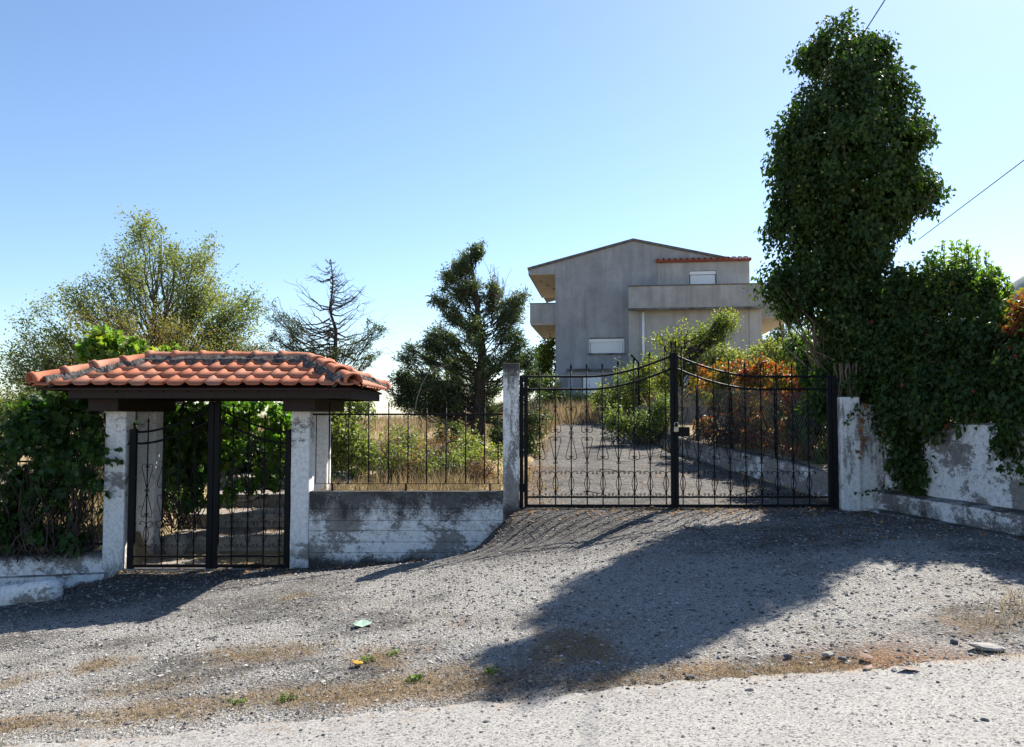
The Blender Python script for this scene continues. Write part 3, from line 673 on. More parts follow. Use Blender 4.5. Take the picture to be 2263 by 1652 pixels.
def slope(origin, ex, ey_h, width, hipl, hipr, runh):
    """origin: eave corner; ex along the eave; ey_h horizontal up-slope; hip insets at the ridge"""
    ex = A3(*ex); eyh = A3(*ey_h); sl = math.atan2(ZR - ZE, runh); ey = eyh * math.cos(sl) + A3(0, 0, math.sin(sl)); ez = np.cross(ex, ey)
    Lr = math.hypot(runh, ZR - ZE); ncol = int(math.ceil(width / TW)); nrow = int(math.ceil(Lr / EXPO))
    g = np.random.default_rng(int(width * 100))
    for r in range(nrow):
        for c in range(ncol):
            a = c * TW - .01 + g.normal() * .004; b = r * EXPO - .05 + g.normal() * .006
            cs = [(a, b), (a + TW * 1.06, b), (a, b + TL), (a + TW * 1.06, b + TL)]
            ins = [(x > y / Lr * hipl - 1e-3) and (x < width - y / Lr * hipr + 1e-3) and y < Lr for x, y in cs]
            if not any(ins): continue
            o = A3(*origin) + ex * a + ey * b + ez * (.004 + r * .001)
            Rm = np.stack([ex, ey, ez], 1)
            jit = g.normal(size=3) * .006
            if all(ins):
                if first_tile[0] is None: first_tile[0] = tmb.build('roof_tile', TILE, None, True, loc=(0, 0, 0)); ob = first_tile[0]; ob.parent = can
                else: ob = bpy.data.objects.new('roof_tile', first_tile[0].data); COL.objects.link(ob); ob.parent = can
                from mathutils import Matrix
                M4 = Matrix([[*Rm[k], (o - CL)[k]] for k in range(3)] + [[0, 0, 0, 1]]); ob.matrix_basis = M4 @ Matrix.Rotation(jit[0] * 2, 4, 'Z') @ Matrix.Rotation(jit[1], 4, 'X')
            else:
                W = TV @ Rm.T + o; pl = []
                for (side, hip) in ((0, hipl), (1, hipr)):
                    p0 = A3(*origin) + ex * (0 if side == 0 else width); p1 = A3(*origin) + ex * (hipl if side == 0 else width - hipr) + ey * Lr
                    hd = p1 - p0; no = np.cross(hd, A3(0, 0, 1)); no /= np.linalg.norm(no)
                    mid = A3(*origin) + ex * width / 2 + ey * .1
                    if np.dot(mid - p0, no) > 0: no = -no
                    pl.append((p0, no))
                rp = A3(*origin) + eyh * runh; pl.append((rp, eyh))
                Vv, fs = clip_poly_mesh(W, TQ, pl)
                if len(fs) == 0: continue
                mb = MB(); mb.add(Vv, *[np.array([f for f in fs if len(f) == k]) for k in sorted(set(map(len, fs)))]); mb.build('roof_tile', TILE, can, True)
slope((XL, YF, ZE), (1, 0, 0), (0, 1, 0), XR - XL, HIP, HIP, HALF)
slope((XR, YB, ZE), (-1, 0, 0), (0, -1, 0), XR - XL, HIP, HIP, HALF)
slope((XR, YF, ZE), (0, 1, 0), (-1, 0, 0), YB - YF, HALF, HALF, HIP)
slope((XL, YB, ZE), (0, -1, 0), (1, 0, 0), YB - YF, HALF, HALF, HIP)
# ridge and hip tiles: tapered half barrels with a collar
def barrel_run(p0, p1, n, big_at_start=True, seed=0):
    g = np.random.default_rng(seed); d = (p1 - p0) / n; L = np.linalg.norm(d); dd = unit(d); s = unit(np.cross(dd, A3(0, 0, 1))); w = np.cross(s, dd)
    for k in range(n):
        q = p0 + d * k + g.normal(size=3) * .004; st = [(-.02, .112), (.035, .116), (.05, .098), (L * .55, .092), (L + .03, .082)]
        a = np.linspace(-.15, math.pi + .15, 10); rows = []
        for (x, r) in st:
            for rr in (r, r - .016): rows.append(q + dd * x + s * (np.cos(a) * rr)[:, None] + w * (np.sin(a) * rr * .95 + .012)[:, None])
        V = np.concatenate(rows); m = 10; i = np.arange(m - 1); qs = []
        for r in range(len(st) - 1):
            o1, o2 = 2 * r * m, 2 * (r + 1) * m
            qs += [np.stack([o1 + i, o1 + i + 1, o2 + i + 1, o2 + i], 1), np.stack([o1 + m + i, o2 + m + i, o2 + m + i + 1, o1 + m + i + 1], 1)]
        qs += [np.stack([i, m + i, m + i + 1, i + 1], 1)]
        mb = MB(); mb.add(V, np.concatenate(qs)); mb.build('ridge_tile', TILE, can, True)
up_ = A3(0, 0, .045)
c_fl, c_fr, c_bl, c_br = A3(XL, YF, ZE), A3(XR, YF, ZE), A3(XL, YB, ZE), A3(XR, YB, ZE); r_l, r_r = A3(rl, YC, ZR), A3(rr_, YC, ZR)
barrel_run(r_l + up_, r_r + up_, 6, seed=1)
for k, (c, r) in enumerate(((c_fl, r_l), (c_fr, r_r), (c_bl, r_l), (c_br, r_r))): barrel_run(c + up_ * 1.1, r + up_, 4, seed=5 + k)
def mortar_run(p0, p1, seed, wid=.175):
    n = 70; t = np.linspace(0, 1, n)[:, None]; dd = unit(p1 - p0); s = unit(np.cross(dd, A3(0, 0, 1))); mb = MB()
    for sg in (1, -1):
        P = p0 * (1 - t) + p1 * t; rows = []
        for (o_, z_) in ((.06, .095), (.10, .085), (wid, .035), (wid + .04, -.045)):
            k = fbm(t[:, 0] * 16 + o_ * 9, t[:, 0] * 0 + sg, seed); oo = o_ + .07 * (k - .5) * (o_ > .08)
            rows.append(P + sg * s * oo[:, None] + A3(0, 0, 1) * (z_ + .05 * (fbm(t[:, 0] * 22, t[:, 0] * 0 + o_ * 30, seed + 2) - .5))[:, None])
        V = np.concatenate(rows); i = (np.arange(3)[:, None] * n + np.arange(n - 1)[None]).ravel(); q = np.stack([i, i + 1, i + n + 1, i + n], 1)
        mb.add(V, q if sg < 0 else q[:, ::-1])
    mb.build('mortar', MORTAR, can, False)
mortar_run(r_l, r_r, 1)
def lumps(p0, p1, n, seed):          # blobs of bedding mortar where one ridge tile laps the next
    gg = np.random.default_rng(seed); bm = bmesh.new(); bmesh.ops.create_icosphere(bm, subdivisions=2, radius=1); bm.verts.index_update(); iv = np.array([v.co[:] for v in bm.verts]); fc = np.array([[v.index for v in f.verts] for f in bm.faces]); bm.free()
    s = unit(np.cross(unit(p1 - p0), A3(0, 0, 1)))
    for k in range(n + 1):
        for sg in (1, -1):
            c = p0 + (p1 - p0) * (k / n) + s * sg * gg.uniform(.075, .10) + A3(0, 0, gg.uniform(.045, .075)); r = gg.uniform(.035, .06)
            V = iv * (1 + .35 * (vnoise(iv[:, 0] * 3 + k * 7, iv[:, 2] * 3 + iv[:, 1] * 2 + sg, seed)[:, None] - .5)) * A3(1.5, .8, .8) * r + c
            mb = MB(); mb.add(V, fc); mb.build('mortar', MORTAR, can, True)
lumps(r_l, r_r, 6, 2)
for k, (c, r) in enumerate(((c_fl, r_l), (c_fr, r_r), (c_br, r_r))): lumps(c + (r - c) * .25, r, 3, 30 + k)
for k, (c, r) in enumerate(((c_fl, r_l), (c_fr, r_r), (c_bl, r_l), (c_br, r_r))): mortar_run(c + (r - c) * .06, r, 3 + k, .15)

# ================================================================== IRONWORK
def arc(cx, cz, r, a0, a1, n=8):
    a = np.radians(np.linspace(a0, a1, n)); return [(cx + r * math.cos(x), cz + r * math.sin(x)) for x in a]
def poly_tube(mb, pts2, y, r=.0052, n=4): mb.tube(np.array([(a, y, b) for a, b in pts2]), r, n, False)
def spear(mb, x, y, z, s=1.0):
    st = [(0, .006), (.012, .011), (.022, .011), (.03, .006), (.045, .016), (.07, .012), (.105, .002)]
    mb.tube(np.array([(x, y, z + a * s) for a, b in st]), np.array([b for a, b in st]) * s, 6)
def lyre_mesh(sgn):
    """scroll pair either side of a bar, 0.36 m tall, foot at z = 0"""
    mb = MB()
    for m in (1, -1):
        p = [(0, 0), (.022, .09), (.046, .19), (.068, .27)] + arc(.040, .300, .0315, -20, 190, 9) + arc(.018, .296, .010, 190, 400, 6)
        p += []
        poly_tube(mb, [(m * a, sgn * b) for a, b in p], 0)
        poly_tube(mb, [(m * a, sgn * b) for a, b in [(0, .015)] + arc(.016, -.002, .011, 120, -160, 7)], 0)
    return mb
def cage_mesh():
    mb = MB()
    for m in (1, -1):
        poly_tube(mb, [(0, .125), (m * .016, .085), (m * .036, .0), (m * .016, -.085), (0, -.125)], 0)
        for q in (1, -1):
            p = [(0, .10), (.008, .135), (.03, .158)] + arc(.062, .140, .024, 120, 0, 5) + arc(.076, .136, .010, 0, -250, 6)
            poly_tube(mb, [(m * a, q * b) for a, b in p], 0)
    return mb
ORN = {}
def orn(kind, parent, x, y, z):
    L = WLOC[parent.name]
    if kind not in ORN:
        mb = {'lyre': lambda: lyre_mesh(1), 'lyre_down': lambda: lyre_mesh(-1), 'cage': cage_mesh}[kind]()
        o = mb.build('scroll', IRON, None, False, loc=(0, 0, 0)); o.parent = parent; o.location = (x - L[0], y - L[1], z - L[2]); ORN[kind] = o
    else: inst(ORN[kind], 'scroll', parent, (x - L[0], y - L[1], z - L[2]))

def gate_leaf(name, label, xs_, y, zb, z2, curve_top, gap, xin, xout, half=False, stile_in=None, stile_out=None, orns=True, spear_s=1.0):
    """one leaf: bars at xs_, bottom rail zb, second rail z2; curve_top(x) -> z of upper rail"""
    lo, hi = min(xin, xout), max(xin, xout)
    t = thing(name, label, 'gate', ((lo + hi) / 2, y, zb))
    for (nm, z, a) in (('bottom_rail', zb, .022), ('lower_rail', z2, .012)):
        MB().cbox(lo, hi, y - .014, y + .014, z - a, z + a, c=.003).build(nm, IRON, t)
    X = np.linspace(lo + .01, hi - .01, 26); Z = np.array([curve_top(x) for x in X])
    for dz in (0, -gap):
        mb = MB(); mb.tube(np.stack([X, np.full(26, y), Z + dz], 1), .015, 6); mb.build('top_rail', IRON, t, True)
    for k, x in enumerate(xs_):
        zt_ = curve_top(x) + .075
        mb = MB(); mb.tube(np.array([(x, y, zb + .02), (x, y, zt_)]), .0085, 6); 
        for cz in ((zb + .40, z2 + .06) if orns else ()): mb.tube(np.array([(x, y, cz - .02), (x, y, cz + .02)]), .014, 6)
        spear(mb, x, y, zt_, spear_s); mb.build('bar', IRON, t, True)
        if orns:
            orn('cage', t, x, y, (zb + .40 + z2 + .06) / 2)
            if k % 2: orn('lyre', t, x, y, zb + .56); orn('lyre_down', t, x, y, zb + 1.28)
            else: orn('lyre_down', t, x, y, zb + .93); orn('lyre', t, x, y, zb + .95)
    for st in (stile_in, stile_out):
        if st:
            a, b, z1_, nm = st; MB().cbox(a, b, y - .03, y + .03, zb - .03, z1_, c=.004).build(nm, IRON, t)
    return t
GY = WY + .07
ZB, Z2 = -1.19, -1.075
cx0, cxm, cx1 = .17, 2.105, 4.16
def ct(x):
    f = abs(x - cxm); L_ = 1.94
    return .485 + .285 * max(0, 1 - f / 1.1) ** 1.75
bl = [.36 + .2045 * k for k in range(9)]; br = [2.105 * 2 - b for b in bl]
leafA = gate_leaf('driveway_gate_leaf', 'left leaf of the wide black iron driveway gate, beside the slim pillar', bl, GY, ZB, Z2, ct, .165, cx0, cxm - .005, stile_in=(cxm - .045, cxm + .002, .80, 'meeting_stile'), stile_out=(.158, .205, .50, 'stile'))
leafB = gate_leaf('driveway_gate_leaf', 'right leaf of the wide black iron driveway gate, reaching under the ivy', br, GY, ZB, Z2, ct, .165, cxm + .006, cx1, stile_in=(cxm + .006, cxm + .052, .80, 'meeting_stile'), stile_out=(4.10, 4.15, .50, 'stile'))
for tt_, x in ((leafA, cxm - .025), (leafB, cxm + .03)):
    mb = MB(); mb.tube(np.array([(x, GY, .79), (x, GY, .86)]), .0085, 6); spear(mb, x, GY, .86); mb.build('bar', IRON, tt_, True)
MB().cbox(cxm + .054, cxm + .20, GY - .025, GY + .025, -.29, -.17, c=.005).build('lock_box', IRON, leafB)
mb = MB(); mb.tube(np.array([(cxm + .1, GY - .02, -.31), (cxm + .1, GY - .06, -.31)]), .012, 8); mb.build('door_knob', simple('worn_steel', (.35, .35, .35), (.6, .6, .6), 60, .3, .1, .001, .5, metal=.8), leafB, True)
for a, b, z1_, lab in ((.098, .146, .50, 'thin black hinge post beside the slim concrete pillar'), (4.155, 4.222, .5, 'black hinge post between gate leaf and broad peeling pillar')):
    t = thing('hinge_post', lab, 'post', ((a + b) / 2, GY, -1.3)); MB().cbox(a, b, GY - .03, GY + .03, -1.35, z1_, c=.004).build('post', IRON, t)
    for z in (-.95, .3): MB().cbox(a - .004, b + .012, GY - .038, GY - .031, z - .05, z + .05, c=.002).build('hinge', IRON, t)
# padlock on a chain link
pl = thing('padlock', 'small brass padlock hanging on the driveway gate meeting stiles', 'padlock', (cxm + .02, GY - .05, -.2))
BRASS = simple('tarnished_brass', (.32, .27, .17), (.55, .48, .33), 40, .4, .1, .001, .5, metal=.6); STEEL = bpy.data.materials['worn_steel']
MB().cbox(cxm - .012, cxm + .05, GY - .066, GY - .036, -.235, -.165, c=.006).build('lock_body', BRASS, pl)
mb = MB(); mb.tube(np.array([(a, GY - .05, b) for a, b in [(cxm - .003, -.165), (cxm - .003, -.13)] + arc(cxm + .019, -.13, .022, 180, 0, 8) + [(cxm + .041, -.165)]]), .0055, 6); mb.build('shackle', STEEL, pl, True)

# narrow gate under the canopy
PY = WY + .06; pzb, pz2 = -1.955, -1.83; pxm = -3.86
def ctp(x): return -.235 + .33 * max(0, 1 - abs(x - pxm) / .95) ** 1.6
pbl = [-4.72 + .2055 * k for k in range(4)]; pbr = [2 * pxm - b for b in pbl]
def mini(t_, x, zc):
    orn('cage', t_, x, PY, zc)
lp1 = gate_leaf('garden_gate_leaf', 'left leaf of the narrow black iron gate under the tiled roof', pbl, PY, pzb, pz2, ctp, .15, -4.885, pxm - .006, stile_in=(pxm - .075, pxm + .0, .16, 'meeting_stile'), stile_out=(-4.95, -4.865, -.2, 'stile'), orns=False)
lp2 = gate_leaf('garden_gate_leaf', 'right leaf of the narrow black iron gate under the tiled roof', pbr, PY, pzb, pz2, ctp, .15, pxm + .006, -2.86, stile_in=(pxm + .006, pxm + .075, .16, 'meeting_stile'), stile_out=(-2.935, -2.865, -.2, 'stile'), orns=False)
for t_, bs in ((lp1, pbl), (lp2, pbr)):
    for k, x in enumerate(bs):
        orn('cage', t_, x, PY, -1.55)
        if k % 2: orn('lyre', t_, x, PY, -1.38); orn('lyre_down', t_, x, PY, -.62)
        else: orn('lyre_down', t_, x, PY, -1.0); orn('lyre', t_, x, PY, -.98)
mb = MB(); spear(mb, -4.905, PY, -.2, 1.0); mb.build('spear', IRON, lp1, True)

# railing on the mid wall
t = thing('railing', 'black spear-topped iron railing on the low stained wall', 'railing', (-1.36, WY + .1, -1.0)); RY = WY + .12
MB().cbox(-2.60, -.118, RY - .012, RY + .012, -.018, .006, c=.003).build('top_rail', IRON, t)
MB().cbox(-2.55, -.16, RY - .004, RY + .004, -.912, -.904, c=.001).build('bottom_rail', IRON, t)
for k, u in enumerate([728, 771, 815, 859, 902, 943, 986, 1029, 1071, 1101]):
    x = pt(u, 950, RY)[0]; mb = MB(); tz = .075 if k < 9 else -.02; mb.tube(np.array([(x, RY, -.91), (x, RY, tz)]), .0085, 6)
    if k < 9: spear(mb, x, RY, tz, .8)
    mb.build('bar', IRON, t, True)
x = pt(699, 950, RY)[0]; mb = MB(); mb.tube(np.array([(x, RY, -.91), (x, RY, -.01)]), .006, 6); mb.build('bar', IRON, t, True)
for u in (897, 1083, 735): 
    x = pt(u, 1075, RY)[0]; MB().cbox(x - .012, x + .012, RY - .012, RY + .012, -1.02, -.905, c=.002).build('foot', IRON, t)
# railing on the low wall left, mostly lost in the vine
t = thing('railing', 'black iron railing tangled in the grapevine on the low white wall', 'railing', (-7, WY + .1, -1.8))
for nm, z in (('top_rail', -.62), ('bottom_rail', -1.68)): MB().cbox(-9.5, -5.27, RY - .012, RY + .012, z - .012, z + .012, c=.003).build(nm, IRON, t)
for k in range(17):
    x = -5.45 - k * .25; mb = MB(); mb.tube(np.array([(x, RY, -1.7), (x, RY, -.55)]), .0085, 6); spear(mb, x, RY, -.55, .8); mb.build('bar', IRON, t, True)
for k in range(4):
    x = -5.6 - k * 1.2; MB().cbox(x - .012, x + .012, RY - .012, RY + .012, -1.95, -1.69, c=.002).build('foot', IRON, t)
# ================================================================== INSIDE THE GARDEN: steps, retaining wall, fences
M_STEP = simple('step_concrete', (.15, .135, .12), (.34, .31, .28), 12, .95, .6, .012, .1)
t = thing('garden_steps', 'weathered concrete steps climbing behind the narrow gate', 'steps', (-3.9, 11.4, -2))
for k in range(4):
    y0 = 11.45 + .85 * k; z1 = -1.745 + .215 * k; mb = rough_block(-5.02, -2.75, y0, y0 + (1.4 if k < 3 else 3.0), z1 - .34, z1, n=(1, 1, 4), amp=.012, seed=20 + k, c=.03); mb.build('step', M_STEP, t)
t = thing('path_kerb', 'rough sloping kerb stone wall along the right of the garden steps', 'kerb', (-2.65, 12, -1.6))
mb = MB(); n = 20; Y = np.linspace(11.5, 15, n); Zt = np.interp(Y, [11.5, 15], [-1.30, -.78]) + .03 * (fbm(Y * 3, Y * 0, 3) - .5)
V = np.concatenate([np.stack([np.full(n, x) + .03 * (fbm(Y * 2, Y * 0 + x * 9, 8) - .5), Y, z], 1) for x, z in ((-2.75, Zt - .9), (-2.75, Zt - .02), (-2.72, Zt), (-2.55, Zt), (-2.52, Zt - .9))])
i = (np.arange(4)[:, None] * n + np.arange(n - 1)[None]).ravel(); mb.add(V, np.stack([i, i + 1, i + n + 1, i + n], 1)); mb.build('wall_body', M_STEP, t)
# landing in front of the steps (flat threshold)
mb = rough_block(-5.0, -2.86, WY + .0, 11.44, -2.3, -1.985, n=(1, 1, 2), amp=.01, seed=31, c=.02); o = mb.build('path', M_STEP, None); tag(o, kind='structure')

# inner low white retaining wall along the driveway
M_INNER = paint_wall('inner_wall_paint', 12, .47, stain_lo=(-.9, -1.4, .3), stain_hi=(-.9, -.45, .5), pscale=5)
t = thing('retaining_wall', 'low peeling white retaining wall bordering the driveway on the right', 'wall', (4, 12, -1.2))
n = 60; Y = np.linspace(10.75, 18.5, n); Xr = drive_right(Y) + .08; Zt = np.interp(Y, [10.7, 12, 16.5, 18.5], [-.80, -.72, -.50, -.33])
prof = [(-.0, z_drive(Y) - .2), (0, Zt - .16), (.012, Zt - .15), (.012, Zt - .02), (.03, Zt), (.2, Zt), (.2, Zt - .5)]
V = np.concatenate([np.stack([Xr + a + .02 * (fbm(Y * 3, Y * 0 + k, 3) - .5), Y, z + .02 * (fbm(Y * 2, Y * 0 + k, 6) - .5)], 1) for k, (a, z) in enumerate(prof)])
i = (np.arange(len(prof) - 1)[:, None] * n + np.arange(n - 1)[None]).ravel(); mb = MB(); mb.add(V, np.stack([i, i + n, i + n + 1, i + 1], 1)[:, ::-1]); mb.build('wall_body', M_INNER, t)
# chain link fence on it
WIRE = simple('galvanised_wire', (.10, .10, .10), (.2, .2, .2), 50, .6, .1, .001, .4, metal=.3)
t = thing('chain_link_fence', 'sagging chain link fence under the red creeper beside the driveway', 'fence', (4.1, 12, -.7))
mb = MB(); yy0, yy1, hh_ = 10.9, 17.2, 1.05; stp = .085
def cf(y, z): y = np.clip(y, yy0, yy1); return A3(float(drive_right(y)) + .2, y, float(np.interp(y, [10.7, 12, 16.5, 18.5], [-.80, -.72, -.50, -.33])) + z)
for k in range(int((yy1 - yy0 + hh_) / stp)):
    for sg in (1, -1):
        a = yy0 - hh_ + k * stp; ys0, ys1 = (a, a + hh_) if sg > 0 else (a + hh_, a)
        P = [cf(ys0 + (ys1 - ys0) * f, hh_ * f) for f in (0, .5, 1) if yy0 <= ys0 + (ys1 - ys0) * f <= yy1]
        if len(P) >= 2: mb.tube(np.array(P), .0022, 3, False)
o = mb.build('wire_mesh', WIRE, t); o['kind'] = 'stuff'
for y in (10.95, 12.6, 14.2, 15.8, 17.2):
    p = cf(y, 0); mb = MB(); mb.tube(np.array([p - A3(0, 0, .15), p + A3(0, 0, 1.12)]), .02, 6); mb.build('post', IRON, t, True)
# block wall at the bend of the driveway
BLK = simple('concrete_blocks', (.12, .115, .11), (.24, .225, .21), 10, .95, .6, .01, .05)
t = thing('block_wall', 'grey concrete block wall at the bend of the driveway behind the gate', 'wall', (3.2, 18.9, -.6))
p0 = pt(1405, 895, 18.8); p1 = pt(1590, 898, 18.2); g0 = np.random.default_rng(3)
ztop = .17; nb = 5
for r in range(nb):
    z0 = -.83 + r * .2; x = p0[0] - (.2 if r % 2 else 0); 
    while x < 5.4:
        L_ = .4; xa = max(x, p0[0]); xb = min(x + L_ - .012, 5.4)
        if xb - xa > .05:
            j = g0.normal() * .006; f = lambda q: 18.8 - (q - p0[0]) * .3
            MB().hexa([(xa, f(xa) + j, z0), (xb, f(xb) + j, z0), (xb, f(xb) + .2, z0), (xa, f(xa) + .2, z0), (xa, f(xa) + j, z0 + .188), (xb, f(xb) + j, z0 + .188), (xb, f(xb) + .2, z0 + .188), (xa, f(xa) + .2, z0 + .188)]).build('block', BLK, t)
        x += L_
MB().hexa([(p0[0], 18.83, -1), (5.4, 18.83 - (5.4 - p0[0]) * .3, -1), (5.4, 19.0 - (5.4 - p0[0]) * .3, -1), (p0[0], 19.0, -1), (p0[0], 18.83, .165), (5.4, 18.83 - (5.4 - p0[0]) * .3, .165), (5.4, 19.0 - (5.4 - p0[0]) * .3, .165), (p0[0], 19, .165)]).build('joint_mortar', CONC, t)
# bent-top iron fence posts
for u, vt, vb, d, lab in ((1411, 802, 905, 18.2, 'black iron post with bent top beside the small green tree'), (1482, 835, 935, 16.6, 'shorter black iron post with bent top near the gate centre')):
    p = pt(u, vt, d); b = A3(p[0], d, float(h(p[0], d)))
    q = thing('bent_post', lab, 'post', b); mb = MB(); mb.tube(np.array([b, (p[0], d, p[2]), (p[0] - .17, d, p[2] + .18)]), .024, 6); mb.build('post', IRON, q)

# ================================================================== HOUSE
def house():
    TH = math.radians(-7.0); ca, sa = math.cos(TH), math.sin(TH); O = pt(1228, 915, 31.0)
    def W(P): P = np.asarray(P, float); return np.stack([O[0] + P[:, 0] * ca - P[:, 1] * sa, O[1] + P[:, 0] * sa + P[:, 1] * ca, P[:, 2]], 1)
    t = thing('house', 'unfinished grey concrete house with gable and balconies behind the gate', 'house', (float(O[0]), 31.0, .4))
    def conc(name, seed, a, b, warm=0):
        g = G(name); f = g.noise(1.1, 6, .65); st = g.noise(3.2, 5, .65, g.scale(g.pos, (1, 1, .12))); fi = g.noise(22, 4, .6); bd = g.noise(5, 2, .5, g.scale(g.pos, (4, 4, .04)))
        c = g.ramp(f, [(.3, a), (.7, b)]); c = g.mix(g.ramp(st, [(.44, .0), (.76, .5)]), c, tuple(x * .5 for x in a))
        c = g.mix(g.ramp(bd, [(.55, 0), (.75, .12)]), c, tuple(min(1, x * 1.3) for x in b)); c = g.mix(g.ramp(fi, [(.5, 0), (.8, .3)]), c, tuple(x * .6 for x in a))
        return g.out(c, .95, g.bump(fi, .3, .01), .1)
    HW = conc('house_concrete', 1, (.265, .27, .28), (.40, .406, .416)); HW2 = conc('house_render_warm', 2, (.34, .329, .312), (.475, .46, .436)); HD = conc('house_parapet', 3, (.27, .266, .26), (.44, .432, .42))
    SOF = simple('soffit', (.34, .31, .265), (.44, .405, .35), 4, .9, .2, .005, .1); EDGE = simple('roof_edge', (.08, .075, .07), (.17, .16, .15), 6, .9)
    PVC = simple('white_shutter', (.80, .80, .80), (.88, .88, .88), 12, .5, .05, .001, .3); STN = simple('dark_stain_concrete', (.05, .05, .05), (.24, .235, .225), 3.0, .95, .3, .01, .05)
    def prism(name, poly, y0, y1, mat, par=None, sub=None):      # poly in (X,Z), extruded along depth
        n = len(poly); V = W([(a, y0, b) for a, b in poly] + [(a, y1, b) for a, b in poly]); mb = MB(); i = np.arange(n); j = (i + 1) % n
        mb.add(V, [list(range(n))], [list(range(n, 2 * n))[::-1]], np.stack([j, i, i + n, j + n], 1)); return mb.build(name, mat, par or t)
    def bx(name, x0, x1, y0, y1, z0, z1, mat, par=None):
        V = W([(x, y, z) for z in (z0, z1) for y in (y0, y1) for x in (x0, x1)]); mb = MB(); mb.add(V, [(0, 2, 3, 1), (4, 5, 7, 6), (0, 1, 5, 4), (2, 6, 7, 3), (0, 4, 6, 2), (1, 3, 7, 5)]); return mb.build(name, mat, par or t)
    GZ = .2; DP = 9.0
    # gable wall with a real opening for the lower window (left block X 0..2.8)
    w0, w1, wz0, wz1 = 1.30, 2.66, 2.32, 2.95
    mb = MB(); X4 = [0, w0, w1, 2.84]; Z4 = [GZ, wz0, wz1, 5.5]
    V = [(x, 0, z) for z in Z4 for x in X4] + [(x, .25, z) for z in (wz0, wz1) for x in (w0, w1)] + [(-1.03, 0, 5.5), (-1.03, 0, 5.66), (3.03, 0, 6.70), (7.0, 0, 5.80), (7.0, 0, 5.5), (3.948, 0, 5.5), (3.948, 0, 4.13), (2.84, 0, 4.13)]
    V += [(x, .25, z) for (x, z) in ((-1.03, 5.66), (3.03, 6.70), (7.0, 5.80), (-1.03, 5.5), (0, 5.5), (0, GZ), (2.84, GZ), (7.0, 5.5))]
    qs = [(4 * r + c, 4 * r + c + 1, 4 * r + c + 5, 4 * r + c + 4) for r in range(3) for c in range(3) if (r, c) != (1, 1)]
    qs += [(5, 6, 17, 16), (6, 10, 19, 17), (10, 9, 18, 19), (9, 5, 16, 18), (27, 26, 25, 24)[:4]]
    qs = qs[:-1] + [(21, 28, 29, 22), (22, 29, 30, 23), (20, 31, 28, 21), (0, 12, 32, 33), (27, 26, 25, 15), (20, 12, 32, 31)]
    mb.add(W(V), qs, [(12, 13, 14, 15, 25, 24, 23, 22, 21, 20)]); mb.build('wall', HW, t)
    bx('wall', 2.84, 7.2, .25, .5, GZ, 5.55, HW)
    bx('wall', 0, .25, .25, DP, GZ, 5.55, HW); bx('wall', 6.95, 7.2, .5, DP, GZ, 5.3, HW); bx('wall', .25, 6.95, DP - .25, DP, GZ, 5.5, HW)
    # roof slabs with tile-dark edges
    prism('roof_slab', [(-1.08, 5.645), (3.03, 6.705), (3.03, 6.80), (-1.10, 5.745)], -.06, DP + .3, EDGE); prism('roof_slab', [(3.032, 6.705), (7.05, 5.79), (7.07, 5.88), (3.032, 6.80)], -.06, DP + .3, EDGE)
    prism('soffit', [(-1.03, 5.47), (0.0, 5.47), (0.0, 5.50), (-1.03, 5.50)], .0, 6.3, SOF)
    bx('soffit_edge', -1.06, -1.031, 0.0, 6.3, 5.46, 5.66, EDGE)
    # lower window: frame, roller shutter of slats, sill
    wn_ = bx('window', w0 + .03, w1 - .03, .16, .20, wz0 + .03, wz1 - .03, EDGE)
    bx('shutter_box', w0 + .04, w1 - .04, .07, .155, wz1 - .16, wz1 - .035, PVC, wn_)
    for k in range(9): z = wz0 + .035 + k * .048; bx('slat', w0 + .06, w1 - .06, .10, .12 + .004 * (k % 2), z, z + .044, PVC, wn_)
    for xx in (w0 + .002, w1 - .042): bx('frame', xx, xx + .04, .06, .15, wz0 + .03, wz1 - .032, PVC, wn_)
    bx('sill', w0 - .04, w1 + .04, -.05, .16, wz0 - .035, wz0 + .028, STN, wn_)
    # right block, forward of the gable wall
    bx('wall', 2.842, 7.72, -.42, .249, GZ, 3.97, HW2)
    bx('corner_pier', 2.82, 3.2, -.45, -.421, GZ, 3.9, HW2); bx('corner_pier', 7.3, 7.74, -.45, -.421, GZ, 3.9, HW2)
    p = W([(3.37, -.5, 1.0), (3.37, -.5, 3.86)]); mb = MB(); mb.tube(p, .05, 8); mb.build('downpipe', PVC, t, True)
    # front balcony
    bl_ = bx('balcony', 2.82, 7.80, -.85, -.70, 3.97, 4.79, HD); bx('coping', 2.80, 7.82, -.88, -.67, 4.79, 4.83, EDGE, bl_)
    bx('balcony_slab', 2.82, 7.80, -.70, 1.6, 3.975, 4.12, HD, bl_); bx('drip_edge', 2.84, 7.78, -.842, -.72, 3.89, 3.968, STN, bl_)
    bx('balcony_side', 2.82, 2.95, -.69, -.0, 4.121, 4.79, HD, bl_)
    b2 = bx('balcony', 7.801, 9.35, 1.2, 1.35, 3.86, 4.74, HD); bx('coping', 7.83, 9.37, 1.17, 1.38, 4.74, 4.78, EDGE, b2); bx('balcony_side', 9.2, 9.35, 1.351, 8, 3.86, 4.74, HD, b2)
    prism('balcony_slab', [(7.72, 3.76), (9.34, 3.76), (9.34, 3.858), (7.72, 3.858)], 1.21, 8, SOF, b2); bx('balcony_slab', 7.72, 9.19, 1.351, 8, 3.86, 3.96, SOF, b2)
    b3 = bx('balcony', -1.02, -.87, .35, 6.2, 3.58, 4.34, HD); bx('balcony_front', -1.02, 0.0, .2, .349, 3.58, 4.34, HD, b3); bx('coping', -1.04, .0, .18, .37, 4.34, 4.375, EDGE, b3)
    prism('balcony_slab', [(-1.0, 3.5), (0, 3.5), (0, 3.578), (-1.0, 3.578)], .21, 6.2, SOF, b3)
